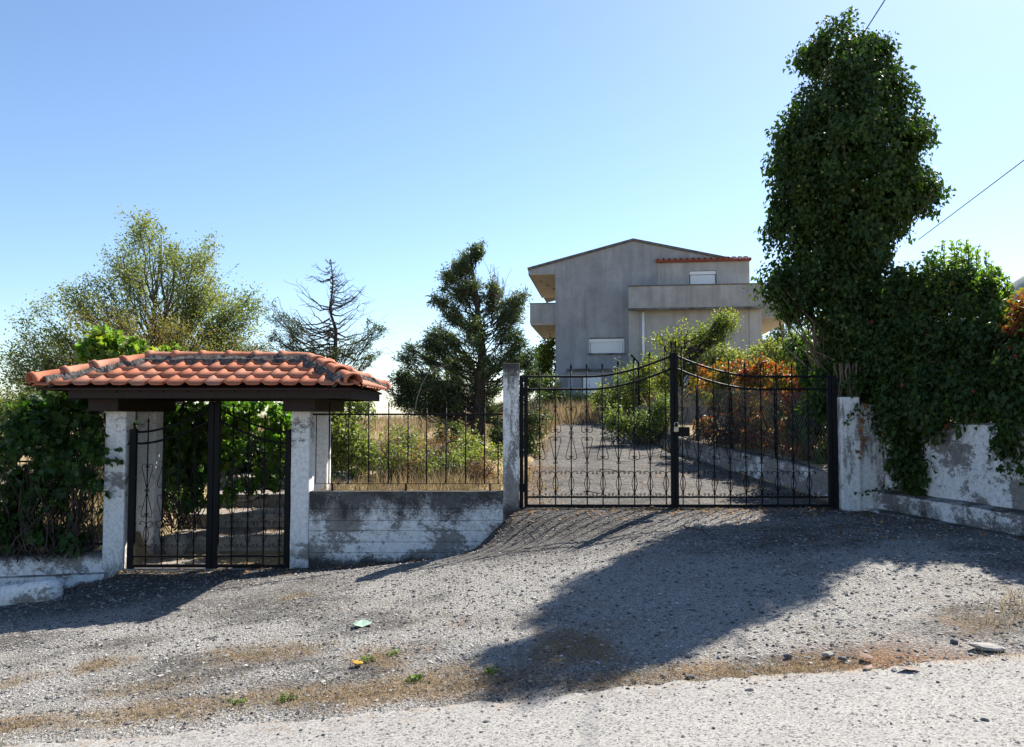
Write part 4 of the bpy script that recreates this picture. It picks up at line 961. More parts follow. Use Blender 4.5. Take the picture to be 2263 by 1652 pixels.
    # upper room on the balcony
    for (a, b, c, d) in ((3.95, 5.15, 4.13, 5.82), (6.17, 7.40, 4.13, 5.82), (5.15, 6.17, 4.13, 4.5), (5.15, 6.17, 5.48, 5.82)): bx('wall', a, b, -.02, .24, c, d, HW2)
    bx('wall', 7.15, 7.4, .24, 3.5, 4.13, 5.82, HW2)
    wu = bx('window', 5.16, 6.16, .1, .14, 4.51, 5.47, EDGE); bx('shutter_box', 5.165, 6.155, .01, .095, 5.34, 5.465, PVC, wu)
    for k in range(16): z = 4.54 + k * .049; bx('slat', 5.19, 6.13, .04, .06 + .004 * (k % 2), z, z + .045, PVC, wu)
    # its tile verge: red board and a row of tiles
    RED = simple('red_board', (.20, .045, .03), (.28, .07, .045), 12, .7)
    bx('red_fascia', 3.88, 7.46, -.14, -.08, 5.82, 5.91, RED); bx('roof_slab', 3.9, 7.44, -.08, 2.6, 5.825, 5.89, EDGE)
    ft = None
    for k in range(16):
        x = 3.9 + k * .2225
        for r in range(2):
            s = np.array([0, .12, .24, .36, .5, .75, 1.04]); zz = np.where(s < .5, .05 * np.sin(s / .5 * math.pi), -.01); y0 = -.16 + r * .36; zb = 5.915 + r * .075
            V = [(x + a * .2225, y, b + zb + l) for y, l in ((y0, .02), (y0 + .40, .085)) for b_ in (0,) for a, b in zip(s, zz)] + [(x + a * .2225, y0, b + zb + .02 - .02) for a, b in zip(s, zz)]
            i = np.arange(6); mb = MB(); mb.add(W(V), np.concatenate([np.stack([i, i + 1, i + 8, i + 7], 1), np.stack([14 + i, 14 + i + 1, i + 1, i], 1)])); mb.build('roof_tile', TILE, t, True)
    # terrace block in front of the gable
    bx('terrace_wall', .55, 2.78, -1.6, -.001, GZ - .2, 1.55, HW); bx('terrace_coping', .5, 2.8, -1.65, -.002, 1.552, 1.66, STN)
    dr = bx('door', 1.12, 1.80, -1.63, -1.601, .35, 1.38, PVC)
    bx('door_frame', 1.08, 1.119, -1.64, -1.602, .3, 1.42, EDGE, dr); bx('door_frame', 1.801, 1.84, -1.64, -1.602, .3, 1.42, EDGE, dr)
    # small outbuilding wall to the right
    prism('outbuilding', [(7.76, GZ), (8.75, GZ), (8.75, 2.55), (7.76, 3.05)], 1.0, 4, HW2)
    for k, (x, z) in enumerate(((-.7, 5.462), (-.5, 5.462), (-.3, 5.462))):
        mb = MB(); mb.tube(W([(x, 1.5 + k, z), (x, 1.5 + k, z - .03)]), .05, 8); mb.build('soffit_vent', EDGE, t)
    return t
house()

# ================================================================== TREES
LG = leaf_mat('willow_leaf', [(.07, .10, .03), (.13, .16, .05), (.20, .225, .075), (.29, .27, .085)], .45, tint=(1.5, 1.65, .8))
LY = leaf_mat('ochre_leaf', [(.08, .10, .03), (.15, .155, .045), (.21, .17, .05), (.22, .13, .045)], .42)
LJ = leaf_mat('juniper_needle', [(.025, .045, .022), (.05, .08, .035), (.10, .135, .05), (.17, .13, .06)], .3)
LI = leaf_mat('ivy_leaf', [(.016, .034, .008), (.03, .06, .012), (.05, .09, .018), (.095, .14, .025)], .36, .5, .3, tint=(1.5, 1.7, .5))
LV = leaf_mat('vine_leaf', [(.035, .085, .015), (.06, .14, .02), (.10, .20, .03), (.20, .22, .04)], .5, .45)
LVD = leaf_mat('shaded_vine_leaf', [(.018, .045, .010), (.03, .075, .014), (.055, .11, .02), (.12, .14, .03)], .4, .5)  # vine leaf again, its colours darkened to hold the shade
LR = leaf_mat('creeper_leaf', [(.04, .085, .015), (.09, .13, .02), (.20, .18, .03), (.30, .11, .03), (.26, .035, .025), (.18, .012, .02)], .4, .5, tint=(1.45, 1.4, .6))
LS = leaf_mat('shrub_leaf', [(.06, .09, .03), (.10, .14, .045), (.17, .20, .06), (.26, .24, .09)], .42)
LA = leaf_mat('almond_leaf', [(.06, .10, .02), (.12, .16, .03), (.20, .22, .04), (.32, .26, .05)], .45)
LB = leaf_mat('dry_leaf', [(.16, .08, .04), (.30, .15, .07), (.38, .22, .10), (.22, .09, .06)], .3, .8)
STRAW = leaf_mat('dry_grass', [(.15, .115, .07), (.27, .21, .13), (.40, .33, .22), (.19, .16, .085)], .3, .8, .1, (1.15, 1.05, .8))
GRASS = leaf_mat('green_weed', [(.05, .09, .02), (.10, .16, .035), (.17, .22, .06)], .4)
BERRY = simple('ivy_umbel', (.10, .13, .03), (.22, .22, .06), 40, .7)

D = 22.0
wl = [lobe(u, v, a, b, D + dd) for (u, v, a, b, dd) in [(355, 555, 90, 66, 0), (262, 585, 66, 55, .4), (435, 600, 74, 62, -.3), (200, 665, 90, 60, 0), (330, 660, 110, 70, .8), (470, 670, 80, 60, 0), (530, 690, 45, 60, 0), (120, 735, 70, 55, 0), (240, 760, 110, 50, .5), (55, 830, 60, 50, -.5), (390, 760, 120, 50, -.4), (505, 760, 60, 50, 0), (130, 830, 80, 50, 0), (20, 890, 40, 30, 0)]]
b = pt(345, 940, D); b[2] = float(h(b[0], b[1]))
make_tree('willow_tree', 'tall airy pale green tree behind the tiled roof', 'tree', b, pt(352, 530, D), wl, LG, BARK, n_limb=9, n_twig=12, n_leaf=33, size=(.05, .09), clump=.55, r0=.12, rt=.015, att=(.06, .9), up=.32, droop=.05, seed=11, stems=3, leaf_scatter=.22, limb_r=.02, twig_r=.006)
D = 17.0
yl = [lobe(u, v, a, b, D) for (u, v, a, b) in [(250, 715, 70, 55), (330, 735, 70, 55), (415, 745, 80, 55), (490, 760, 70, 50), (210, 770, 60, 50), (300, 790, 80, 40), (560, 790, 50, 40)]]
b = pt(350, 960, D); b[2] = float(h(b[0], b[1]))
make_tree('plum_tree', 'yellowing ochre-leaved tree just behind the tiled roof', 'tree', b, pt(350, 690, D), yl, LY, BARK_D, n_limb=7, n_twig=11, n_leaf=18, size=(.035, .06), clump=.34, r0=.07, rt=.012, att=(.1, .9), seed=12, stems=2, leaf_scatter=.16, limb_r=.016)
# half dead conifer with a bare top
D = 18.0
dl = [lobe(u, v, a, b, D) for (u, v, a, b) in [(608, 690, 20, 16), (632, 722, 26, 16), (655, 755, 30, 18), (600, 750, 22, 22), (690, 765, 32, 18), (745, 770, 36, 20), (795, 755, 26, 20), (828, 715, 14, 22), (770, 790, 40, 18), (700, 795, 50, 18), (640, 790, 40, 18), (810, 790, 22, 20)]]
b = pt(727, 960, D); b[2] = float(h(b[0], b[1]))
dt = make_tree('half_dead_conifer', 'half-dead conifer with bare twiggy top, right of the airy tree', 'tree', b, pt(731, 572, D), dl, LJ, BARK_D, tpl=T_NEED, n_limb=3, n_twig=7, n_leaf=30, size=(.045, .09), clump=.22, r0=.09, rt=.008, att=(.2, .8), droop=.25, up=.10, seed=13, leaf_scatter=.07, limb_r=.02)
g = np.random.default_rng(5); mb = MB(); base = pt(727, 870, D); top = pt(731, 572, D)
for k in range(74):
    f = g.uniform(.18, .99) ** .9; p = base * (1 - f) + top * f; L_ = (1.08 - f) * 2.0 * g.uniform(.5, 1.0); an = g.random() * 2 * math.pi
    q = p + A3(math.cos(an) * L_, math.sin(an) * L_ * .8, L_ * g.uniform(-.05, .65)); P = curve(p, q, 7, (0, 0, -.16 * L_), .025, g); mb.tube(P, np.linspace(.017 * (.4 + L_), .004, 7), 4, False)
    for j in range(7):
        a = P[g.integers(2, 7)]; e_ = a + (unit(q - p) + g.normal(size=3) * .6) * L_ * .28 * g.uniform(.4, 1); mb.tube(curve(a, e_, 4, (0, 0, -.03), .05, g), np.linspace(.0055, .0025, 4), 3, False)
mb.build('bare_branch', BARK, dt)

D = 16.0
jl = [lobe(u, v, a, b, D + dd) for (u, v, a, b, dd) in [(1045, 560, 20, 20, 0), (1030, 590, 26, 22, 0), (1000, 612, 24, 20, 0), (975, 650, 18, 22, 0), (1012, 640, 26, 20, 0), (1050, 640, 24, 26, 0), (1085, 650, 16, 24, .3), (1110, 690, 30, 26, .3), (1148, 655, 14, 26, 0), (1135, 700, 26, 24, 0), (1050, 700, 36, 28, -.3), (1000, 695, 24, 18, 0),
     (985, 735, 24, 22, .2), (950, 740, 16, 28, 0), (955, 780, 28, 26, 0), (1030, 750, 44, 28, -.4), (1095, 750, 40, 30, 0), (1155, 755, 30, 34, .2), (1000, 800, 40, 26, 0), (1070, 805, 46, 28, -.4), (1130, 800, 36, 30, 0), (895, 785, 16, 24, 0), (905, 830, 26, 24, 0), (955, 840, 36, 26, -.3), (1020, 860, 46, 24, 0), (1090, 862, 44, 26, .4), (875, 870, 22, 22, 0), (920, 885, 34, 20, 0), (980, 900, 40, 18, 0), (1175, 805, 22, 34, .3), (1185, 860, 26, 30, .3), (1190, 920, 24, 30, .4), (1080, 920, 40, 22, 0), (930, 850, 40, 30, .3), (890, 850, 24, 30, .2), (1010, 830, 50, 30, .5), (960, 870, 50, 24, .4)]]
b = pt(1058, 1000, D); b[2] = float(h(b[0], b[1])) - .02
jt = make_tree('juniper_tree', 'dark ragged juniper standing behind the railing and slim pillar', 'tree', b, pt(1040, 545, D), jl, LJ, BARK_D, tpl=T_NEED, n_limb=5, n_twig=9, n_leaf=34, size=(.045, .105), clump=.19, r0=.15, rt=.012, att=(.16, .96), droop=.12, up=.08, seed=14, leaf_scatter=.07, limb_r=.022)
mb = MB(); g = np.random.default_rng(8)
for k in range(9):
    p = pt(1085, 720, D + .3); q = pt(1085 + g.uniform(-5, 40), 590 + g.uniform(0, 60), D + .3 + g.normal() * .2); P = curve(p, q, 6, (.1, 0, 0), .04, g); mb.tube(P, np.linspace(.014, .004, 6), 4, False)
    for j in range(4): a = P[g.integers(2, 6)]; mb.tube(curve(a, a + (unit(q - p) + g.normal(size=3) * .5) * .22, 3, (0, 0, 0), .05, g), [.005, .004, .003], 3, False)
mb.build('bare_branch', BARK_P, jt)
P = np.array([pt(1000, 806, 15.2), pt(970, 812, 15.2), pt(945, 828, 15.2), pt(932, 850, 15.2), pt(922, 880, 15.2), pt(915, 920, 15.2)]); mb = MB(); mb.tube(P, np.linspace(.006, .012, 6), 5); mb.build('dead_bough', BARK_P, jt, True)
D = 19.5
b = pt(985, 965, D); b[2] = float(h(b[0], b[1]))
make_tree('juniper_tree', 'smaller juniper with twin stems, left behind the ragged one', 'tree', b, pt(985, 780, D), [lobe(u, v, a, bb, D) for (u, v, a, bb) in [(960, 800, 40, 30), (1000, 830, 40, 30), (940, 850, 40, 26), (985, 870, 46, 26), (1030, 880, 36, 24), (920, 890, 34, 20)]], LJ, BARK_D, tpl=T_NEED, n_limb=4, n_twig=7, n_leaf=26, size=(.06, .12), clump=.26, r0=.12, rt=.02, seed=15, stems=2, leaf_scatter=.08)
# small almond tree in front of the house
D = 21.0
b = pt(1502, 925, D); b[2] = float(h(b[0], b[1]))
make_tree('almond_tree', 'small bright green fruit tree in front of the house', 'tree', b, pt(1520, 730, D), [lobe(u, v, a, bb, D) for (u, v, a, bb) in [(1530, 745, 50, 36), (1480, 770, 44, 34), (1590, 730, 30, 32), (1600, 705, 12, 24), (1560, 780, 55, 34), (1465, 810, 36, 30), (1520, 825, 60, 30), (1600, 790, 36, 34), (1470, 850, 30, 24), (1540, 860, 40, 24)]], LA, BARK_D, n_limb=6, n_twig=9, n_leaf=20, size=(.05, .085), clump=.32, r0=.08, rt=.015, att=(.15, .9), seed=16, leaf_scatter=.14)
# dark pine behind the house on the right
D = 42.0
b = pt(1735, 880, D); b[2] = float(h(b[0], b[1]))
make_tree('pine_tree', 'distant dark conifer between house and ivy tree', 'tree', b, pt(1735, 690, D), [lobe(u, v, a, bb, D) for (u, v, a, bb) in [(1735, 720, 26, 22), (1715, 745, 34, 24), (1755, 745, 30, 24), (1735, 775, 44, 24), (1700, 780, 26, 20), (1765, 780, 20, 24)]], LJ, BARK_D, tpl=T_NEED, n_limb=5, n_twig=8, n_leaf=24, size=(.14, .26), clump=.5, r0=.16, rt=.03, seed=17, leaf_scatter=.2, limb_r=.03)

# ---------------- ivy-clad tree
g = np.random.default_rng(21); D = 11.0
il = [lobe(u, v, a, bb, D + dd, None if rd == 0 else rd) for (u, v, a, bb, dd, rd) in [(1864, 116, 88, 62, 0, 0), (1806, 125, 52, 58, 0, 0), (1928, 125, 54, 58, 0, 0), (1960, 200, 60, 70, 0, 0), (1868, 220, 130, 100, 0, 0), (1875, 330, 165, 115, 0, 0), (1862, 440, 165, 115, 0, 0), (2000, 420, 78, 66, 0, 0), (1985, 300, 70, 70, 0, 0), (1790, 330, 85, 100, 0, 0), (1770, 480, 78, 90, 0, 0), (1960, 470, 80, 45, 0, 0), (1850, 545, 130, 80, 0, 0), (1870, 600, 100, 80, 0, 0),
      (1800, 625, 110, 60, 0, 0), (1725, 625, 45, 42, 0, 0), (1745, 680, 40, 22, 0, 0), (1850, 660, 90, 90, 0, 0), (1872, 745, 84, 80, -.3, .45), (1832, 830, 44, 70, -.3, .3), (1908, 815, 30, 50, -.35, .3), (1820, 900, 36, 40, -.3, .2), (1892, 835, 42, 40, -.55, .25), (1940, 520, 50, 40, 0, 0)]]
for l in il: l[1][:] = np.maximum(l[1] - .05, l[1] * .6)
base = pt(1880, 1010, 11.0); base[2] = -.75
it = thing('ivy_tree', 'tall dead tree completely clad in dark green ivy beside the driveway gate', 'tree', base)
mb = MB(); top = pt(1870, 120, D); tp = curve(base - A3(0, 0, .1), top, 10, (.1, 0, 0), .01, g); mb.tube(tp, np.linspace(.17, .03, 10), 10)
tr = mb.build('trunk', BARK_D, it, True)
mb = MB()
for l in il:
    for q in in_lobe(l, 7, .3, g):
        k = int(np.clip((q[2] - base[2]) / (top[2] - base[2]) * 9 - 1.5, 1, 8)); P = curve(tp[k], q, 6, (0, 0, -.1), .04, g); mb.tube(P, np.linspace(.02, .006, 6), 4, False)
for k in range(12):        # ivy stems climbing above the pillar
    x = 4.24 + .026 * k + g.normal() * .01; y = 10.32 + abs(g.normal()) * .06; P = [A3(x, y, -.0)]
    for s in range(6): P.append(P[-1] + A3(g.normal() * .016, g.normal() * .01, .11))
    mb.tube(np.array(P), g.uniform(.006, .014), 5, False)
mb.build('branch', bark_mat('ivy_stem', (.10, .075, .05), (.22, .17, .12)), tr, True)
lm = MB(); P, Nn = shell_leaves(lm, il, 62000, T_IVY, (.03, .075), g, inner=.3, rmin=.72, cs=2.2, clump=.15, per=55)
lm.build('crown', LI, it)
# flower umbels on the outline
lm = MB(); sel = g.choice(len(P), 700, False); bm = bmesh.new(); bmesh.ops.create_icosphere(bm, subdivisions=1, radius=1); bm.verts.index_update(); iv = np.array([v.co[:] for v in bm.verts]); ifc = np.array([[v.index for v in f.verts] for f in bm.faces]); bm.free()
U = P[sel] + Nn[sel] * .05 + A3(0, 0, .03); r = g.uniform(.013, .024, 700)
lm.add((U[:, None] + iv[None] * r[:, None, None]).reshape(-1, 3), (ifc[None] + (np.arange(700) * len(iv))[:, None, None]).reshape(-1, 3)); o = lm.build('umbel', BERRY, it); o['kind'] = 'stuff'

# ---------------- ivy mass over the splay wall
def splay_d(u): return float(np.interp(u, [1880, 1950, 2263, 2450], [10.6, 10.1, 8.0, 7.2]))
ml = []
for (u, v, a, bb, dd) in [(1930, 690, 75, 80, .5), (2000, 660, 85, 75, .6), (2080, 650, 80, 75, .7), (2160, 660, 80, 70, .9), (1960, 780, 85, 90, .3), (2050, 780, 100, 95, .3), (2150, 770, 100, 95, .5), (2240, 770, 85, 100, .7), (1985, 890, 70, 70, 0.05), (2060, 890, 80, 80, .05), (2150, 880, 80, 75, .15), (2240, 880, 80, 85, .3), (2005, 985, 45, 62, -.05), (2030, 1040, 30, 30, -.05), (2240, 960, 40, 60, -.0), (2340, 800, 110, 130, .6), (2350, 950, 80, 90, .3), (2420, 720, 130, 150, .7), (2560, 760, 130, 150, .7), (1905, 850, 46, 50, .1), (1905, 900, 24, 34, 0)]:  # lobes past the right edge are unseen, added to lengthen the shade
    d = splay_d(u) + dd; l = lobe(u, v, a, bb, d); l[1][:] = np.maximum(l[1] - .07, l[1] * .6); l[1][1] = min(l[1][1], .36); ml.append(l)
im = thing('ivy_bush', 'dense dark ivy spilling over the splay wall on the right', 'bush', (5.2, 9.2, -.75)); g = np.random.default_rng(22)
lm = MB(); P2, N2 = shell_leaves(lm, ml, 50000, T_IVY, (.03, .078), g, inner=.3, rmin=.72, cs=2.0, shift=-.03, clump=.16, per=55); lm.build('foliage', LI, im)
lm = MB(); sel = g.choice(len(P2), 260, False); put_leaves(lm, T_IVY, P2[sel] + N2[sel] * .03, unit(g.normal(size=(260, 3)) + A3(0, 0, -1)), N2[sel] + g.normal(size=(260, 3)) * .3, g.uniform(.04, .07, 260), .6 + .4 * g.random(260)); o = lm.build('red_leaf', LR, im); o['kind'] = 'stuff'
mb = MB()
for l in ml:
    for q in in_lobe(l, 6, .4, g):
        s = A3(5.55 + abs(g.normal()) * .2, min(10.4, l[0][1] + .2), .12); mb.tube(curve(s, q, 6, (0, 0, .1), .05, g), np.linspace(.014, .004, 6), 4, False)
mb.build('stem', BARK_D, im)
# dangling strands over the pillar and wall
def strand(pts_, d, g, n=60, size=(.03, .05), par=None, mat=None, nm='trailing_strand'):
    P = np.array([pt(u, v, dd) for (u, v), dd in zip(pts_, d)]); mb = MB(); tt = np.linspace(0, len(P) - 1, 24); i = np.minimum(tt.astype(int), len(P) - 2); f = (tt - i)[:, None]; C_ = P[i] * (1 - f) + P[i + 1] * f + g.normal(size=(24, 3)) * .008
    mb.tube(C_, .004, 4, False); mb.has = True
    k = g.integers(0, 24, n); put_leaves(mb, T_IVY, C_[k] + g.normal(size=(n, 3)) * .025, unit(g.normal(size=(n, 3)) * .6 - A3(0, 0, 1)), unit(g.normal(size=(n, 3)) * .5 + A3(-.4, -1, .2)), g.uniform(*size, n), g.random(n)); mb.build(nm, mat or LI, par)
strand([(1895, 890), (1885, 915), (1868, 935)], [10.2] * 3, g, 30, par=im); strand([(1912, 890), (1905, 930), (1906, 970), (1905, 1005)], [10.21] * 4, g, 50, par=im, mat=LB, nm='dry_strand')
strand([(1935, 945), (1945, 965), (1960, 975)], [10.15] * 3, g, 30, par=im); strand([(2130, 960), (2165, 985), (2200, 1000)], [9.0, 8.75, 8.5], g, 40, par=im)
strand([(2225, 960), (2240, 1010), (2262, 1040)], [8.3, 8.15, 8.0], g, 60, par=im); strand([(1900, 1090), (1950, 1085), (2000, 1075)], [10.1, 10.0, 9.8], g, 30, par=im)
strand([(1985, 1040), (2010, 1085), (2040, 1090)], [9.85, 9.7, 9.5], g, 80, (.04, .06), par=im)
# privet shoots standing above the ivy
pv = thing('privet_shrub', 'upright green privet shoots rising above the ivy, right of the tall tree', 'shrub', (5.3, 10.2, .9)); g = np.random.default_rng(23); lm = MB(); sm = MB()
for k in range(150):
    u = g.uniform(1965, 2235); v0 = 740; vt = np.interp(u, [1965, 2000, 2085, 2140, 2175, 2235], [600, 585, 530, 535, 540, 625]) + abs(g.normal()) * 50; d = 10.6 - (u - 1965) / 270 * 1.1 + g.normal() * .2
    a, b2 = pt(u + g.normal() * 14, v0, d), pt(u, vt, d); C_ = curve(a, b2, 8, (0, 0, 0), .012, g); sm.tube(C_, np.linspace(.008, .003, 8), 4, False)
    m = 44; tt = g.random(m) ** .8 * 7; i = np.minimum(tt.astype(int), 6); f = (tt - i)[:, None]; q = C_[i] * (1 - f) + C_[i + 1] * f; rd = rdir(m, g)
    put_leaves(lm, T_DIAM, q, unit(rd * A3(1, 1, .4) + A3(0, 0, .55)), unit(g.normal(size=(m, 3)) + A3(0, 0, .6)), g.uniform(.045, .08, m), np.clip(.25 + .6 * g.random(m), 0, 1))
sm.build('stem', BARK_D, pv); lm.build('foliage', leaf_mat('privet_leaf', [(.05, .10, .02), (.09, .17, .03), (.15, .24, .04), (.22, .28, .06)], .45), pv)
# autumn creeper at the right edge
def creeper(name, label, lobes, n, seed, shift, base, size=(.04, .075), mat=LR, cw=.8, rw=.42):
    t = thing(name, label, 'creeper', base); g = np.random.default_rng(seed); lm = MB(); shell_leaves(lm, lobes, n, T_IVY, size, g, inner=.25, rmin=.6, cs=2.6, shift=shift, cw=cw, rw=rw, clump=.12); lm.build('foliage', mat, t)
    mb = MB()
    for l in lobes:
        for q in in_lobe(l, 5, .3, g): mb.tube(curve(A3(*base) + g.normal(size=3) * A3(.3, .5, .05), q, 6, (0, 0, .15), .05, g), np.linspace(.01, .003, 6), 4, False)
    mb.build('stem', BARK_D, t); return t
creeper('autumn_creeper', 'yellow and red creeper over the ivy at the right edge', [lobe(2258, 685, 20, 44, 8.7), lobe(2268, 760, 30, 60, 8.4), lobe(2300, 720, 50, 80, 8.5)], 1700, 31, -.06, (5.5, 8.9, -.4))
creeper('autumn_creeper', 'red and yellow creeper over the chain link fence behind the gate', [lobe(u, v, a, b_, d, .35) for (u, v, a, b_, d) in [(1575, 830, 38, 36, 16.2), (1620, 840, 50, 48, 15.4), (1680, 835, 55, 45, 14.6), (1740, 845, 55, 50, 13.8), (1600, 890, 40, 45, 15.4), (1660, 900, 50, 50, 14.6), (1720, 910, 50, 55, 13.8), (1545, 845, 22, 16, 16.8), (1560, 940, 36, 22, 16.4), (1650, 805, 26, 22, 15), (1590, 805, 18, 18, 16), (1625, 935, 24, 30, 15), (1780, 870, 36, 60, 13.2), (1690, 960, 60, 36, 13.9), (1760, 960, 50, 50, 13.0), (1620, 965, 40, 26, 15.2), (1800, 1000, 40, 40, 12.2)]], 9500, 32, -.13, (3.8, 14.8, -.5), (.05, .085))
g = np.random.default_rng(33)
def bush(name, label, lobes, n, seed, mat, base, tpl=T_DIAM, size=(.03, .06), cat='shrub', shift=0, droop=.1, inner=.45, rmin=.5, nst=6, bark=BARK_D, shoots=5, swob=.05, sr=.012, clump=.13):
    t = thing(name, label, cat, base); g = np.random.default_rng(seed); lm = MB(); shell_leaves(lm, lobes, n, tpl, size, g, droop=droop, inner=inner, rmin=rmin, cs=2.2, shift=shift, clump=clump)
    mb = MB(); B0 = A3(*base)
    for l in lobes:
        foot = B0 + (l[0] - B0) * A3(.75, .75, 0); foot[2] = min(foot[2], l[0][2] - l[1][2] * .5)
        for q in in_lobe(l, nst, .4, g): mb.tube(curve(foot + g.normal(size=3) * A3(.15, .12, .02), q, 7, g.normal(size=3) * swob * 2, swob, g), np.linspace(sr, .003, 7), 4, False)
        for k in range(shoots):            # loose shoots that break the outline
            d = unit(g.normal(size=3) + A3(0, 0, .5 if droop < .5 else -.2)); a = l[0] + d * l[1] * .7; L_ = (.35 + .65 * g.random()) * (.45 * l[1].mean() + .18)
            C_ = curve(a, a + unit(d + g.normal(size=3) * .5 + A3(0, 0, .3)) * (L_ + .3 * l[1].mean()), 7, (0, 0, .06), .03, g); mb.tube(C_, np.linspace(.005, .002, 7), 3, False)
            m = int(6 + L_ * 1.1 / np.mean(size)); tt = g.random(m) * 6; i = np.minimum(tt.astype(int), 5); f = (tt - i)[:, None]
            put_leaves(lm, tpl, C_[i] * (1 - f) + C_[i + 1] * f, unit(rdir(m, g) + A3(0, 0, .2 - droop)), unit(g.normal(size=(m, 3)) + A3(0, -.3, .6)), g.uniform(size[0], size[1], m) * (1.05 - .5 * tt / 6), np.clip(shift + .25 + .6 * g.random(m), 0, 1))
    lm.build('foliage', mat, t)
    mb.build('stem', bark, t); return t
def gb(u, d): p = pt(u, 915, d); return A3(p[0], d, float(h(p[0], d)))
# dark underside of the ivy by the gate / shrub beyond the gate on the right
bush('laurel_bush', 'dark leafy bush behind the right end of the driveway gate', [lobe(u, v, a, b_, d) for (u, v, a, b_, d) in [(1800, 800, 46, 46, 12.2), (1830, 860, 50, 60, 11.8), (1790, 930, 50, 50, 12.2), (1770, 760, 36, 30, 12.8), (1820, 990, 40, 50, 11.6), (1840, 750, 40, 40, 11.8), (1850, 720, 60, 50, 13.5), (1920, 760, 100, 90, 14.5), (2000, 800, 110, 100, 15), (1960, 700, 90, 80, 14), (1840, 860, 60, 60, 13.5)]], 18000, 34, LI, (4.9, 11.9, -.72), T_IVY, (.05, .08), 'bush', .05, .5)  # rear lobes, hidden by the ivy, added to shade the driveway
bush('hedge_bush', 'pale green feathery bush behind the red creeper, right of the house', [lobe(u, v, a, b_, 20) for (u, v, a, b_) in [(1600, 790, 50, 26), (1670, 795, 60, 26), (1740, 780, 50, 34), (1790, 760, 40, 36), (1700, 770, 30, 22)]], 6500, 35, LS, gb(1690, 20), size=(.05, .09), shift=.25)
bush('hedge_bush', 'bushy grey-green shrub before the house, left of the fruit tree', [lobe(u, v, a, b_, 23) for (u, v, a, b_) in [(1400, 840, 50, 40), (1440, 870, 46, 40), (1380, 890, 50, 36), (1430, 810, 26, 26), (1340, 880, 40, 30)]], 7000, 36, LS, gb(1400, 23), size=(.05, .09), shift=.1)
bush('hedge_bush', 'low olive shrub at the foot of the house wall, far left', [lobe(u, v, a, b_, 26) for (u, v, a, b_) in [(1240, 890, 50, 30), (1290, 895, 40, 26), (1210, 860, 30, 40)]], 4500, 37, LS, gb(1240, 26), size=(.06, .10))
bush('hedge_bush', 'dark green shrub beside the left corner of the house', [lobe(u, v, a, b_, 33) for (u, v, a, b_) in [(1205, 790, 26, 34), (1190, 830, 36, 30), (1215, 760, 12, 14)]], 3000, 38, LA, gb(1200, 33), size=(.09, .15))
bush('hedge_bush', 'dusty shrub in the shade at the bend of the driveway', [lobe(u, v, a, b_, 18) for (u, v, a, b_) in [(1400, 935, 40, 30), (1440, 940, 36, 30), (1465, 905, 30, 36), (1360, 925, 30, 34)]], 4200, 39, LS, gb(1420, 18), size=(.04, .075), shift=-.05)
# garden bushes behind the railing
bush('bramble_bush', 'leafy yellow-green bramble behind the railing next to the rear pillar', [lobe(u, v, a, b_, d) for (u, v, a, b_, d) in [(735, 915, 40, 40, 12.6), (760, 960, 50, 50, 12.4), (735, 1010, 40, 50, 12.2), (800, 1000, 40, 50, 12.2), (790, 890, 40, 26, 13)]], 5200, 40, LS, gb(760, 12.4), size=(.035, .07), shift=.1)
bush('bramble_bush', 'straggly bramble with bare stems behind the middle of the railing', [lobe(u, v, a, b_, d) for (u, v, a, b_, d) in [(880, 1010, 45, 45, 12.0), (930, 1030, 50, 40, 12.0), (890, 960, 36, 36, 12.6), (985, 1020, 45, 40, 12.0)]], 1700, 41, LS, gb(920, 12.1), size=(.035, .065), shift=.15, nst=22, bark=BARK_P)
bush('bramble_bush', 'small green bramble behind the right end of the railing', [lobe(u, v, a, b_, d) for (u, v, a, b_, d) in [(1040, 1020, 36, 34, 12.4), (1080, 1000, 30, 24, 12.8), (1035, 980, 30, 26, 13)]], 1500, 42, LS, gb(1045, 12.5), size=(.035, .065), shift=.2)
bush('bramble_bush', 'dark ground-hugging shrub at the foot of the juniper', [lobe(u, v, a, b_, 16.4) for (u, v, a, b_) in [(1110, 960, 30, 24), (1000, 955, 36, 24), (1170, 985, 22, 34)]], 2600, 43, LJ, gb(1060, 16.4), size=(.05, .09))
bush('dead_brush', 'tangle of dead brown twigs behind the railing, left of the juniper', [lobe(u, v, a, b_, d) for (u, v, a, b_, d) in [(870, 985, 40, 44, 12.8), (930, 990, 46, 46, 13.0), (990, 985, 36, 40, 13.2), (900, 1035, 50, 36, 11.8), (1070, 1040, 36, 34, 11.7)]], 1500, 51, LB, gb(930, 12.8), size=(.02, .04), nst=60, bark=bark_mat('dead_twig', (.12, .085, .06), (.30, .22, .16)), shoots=9)
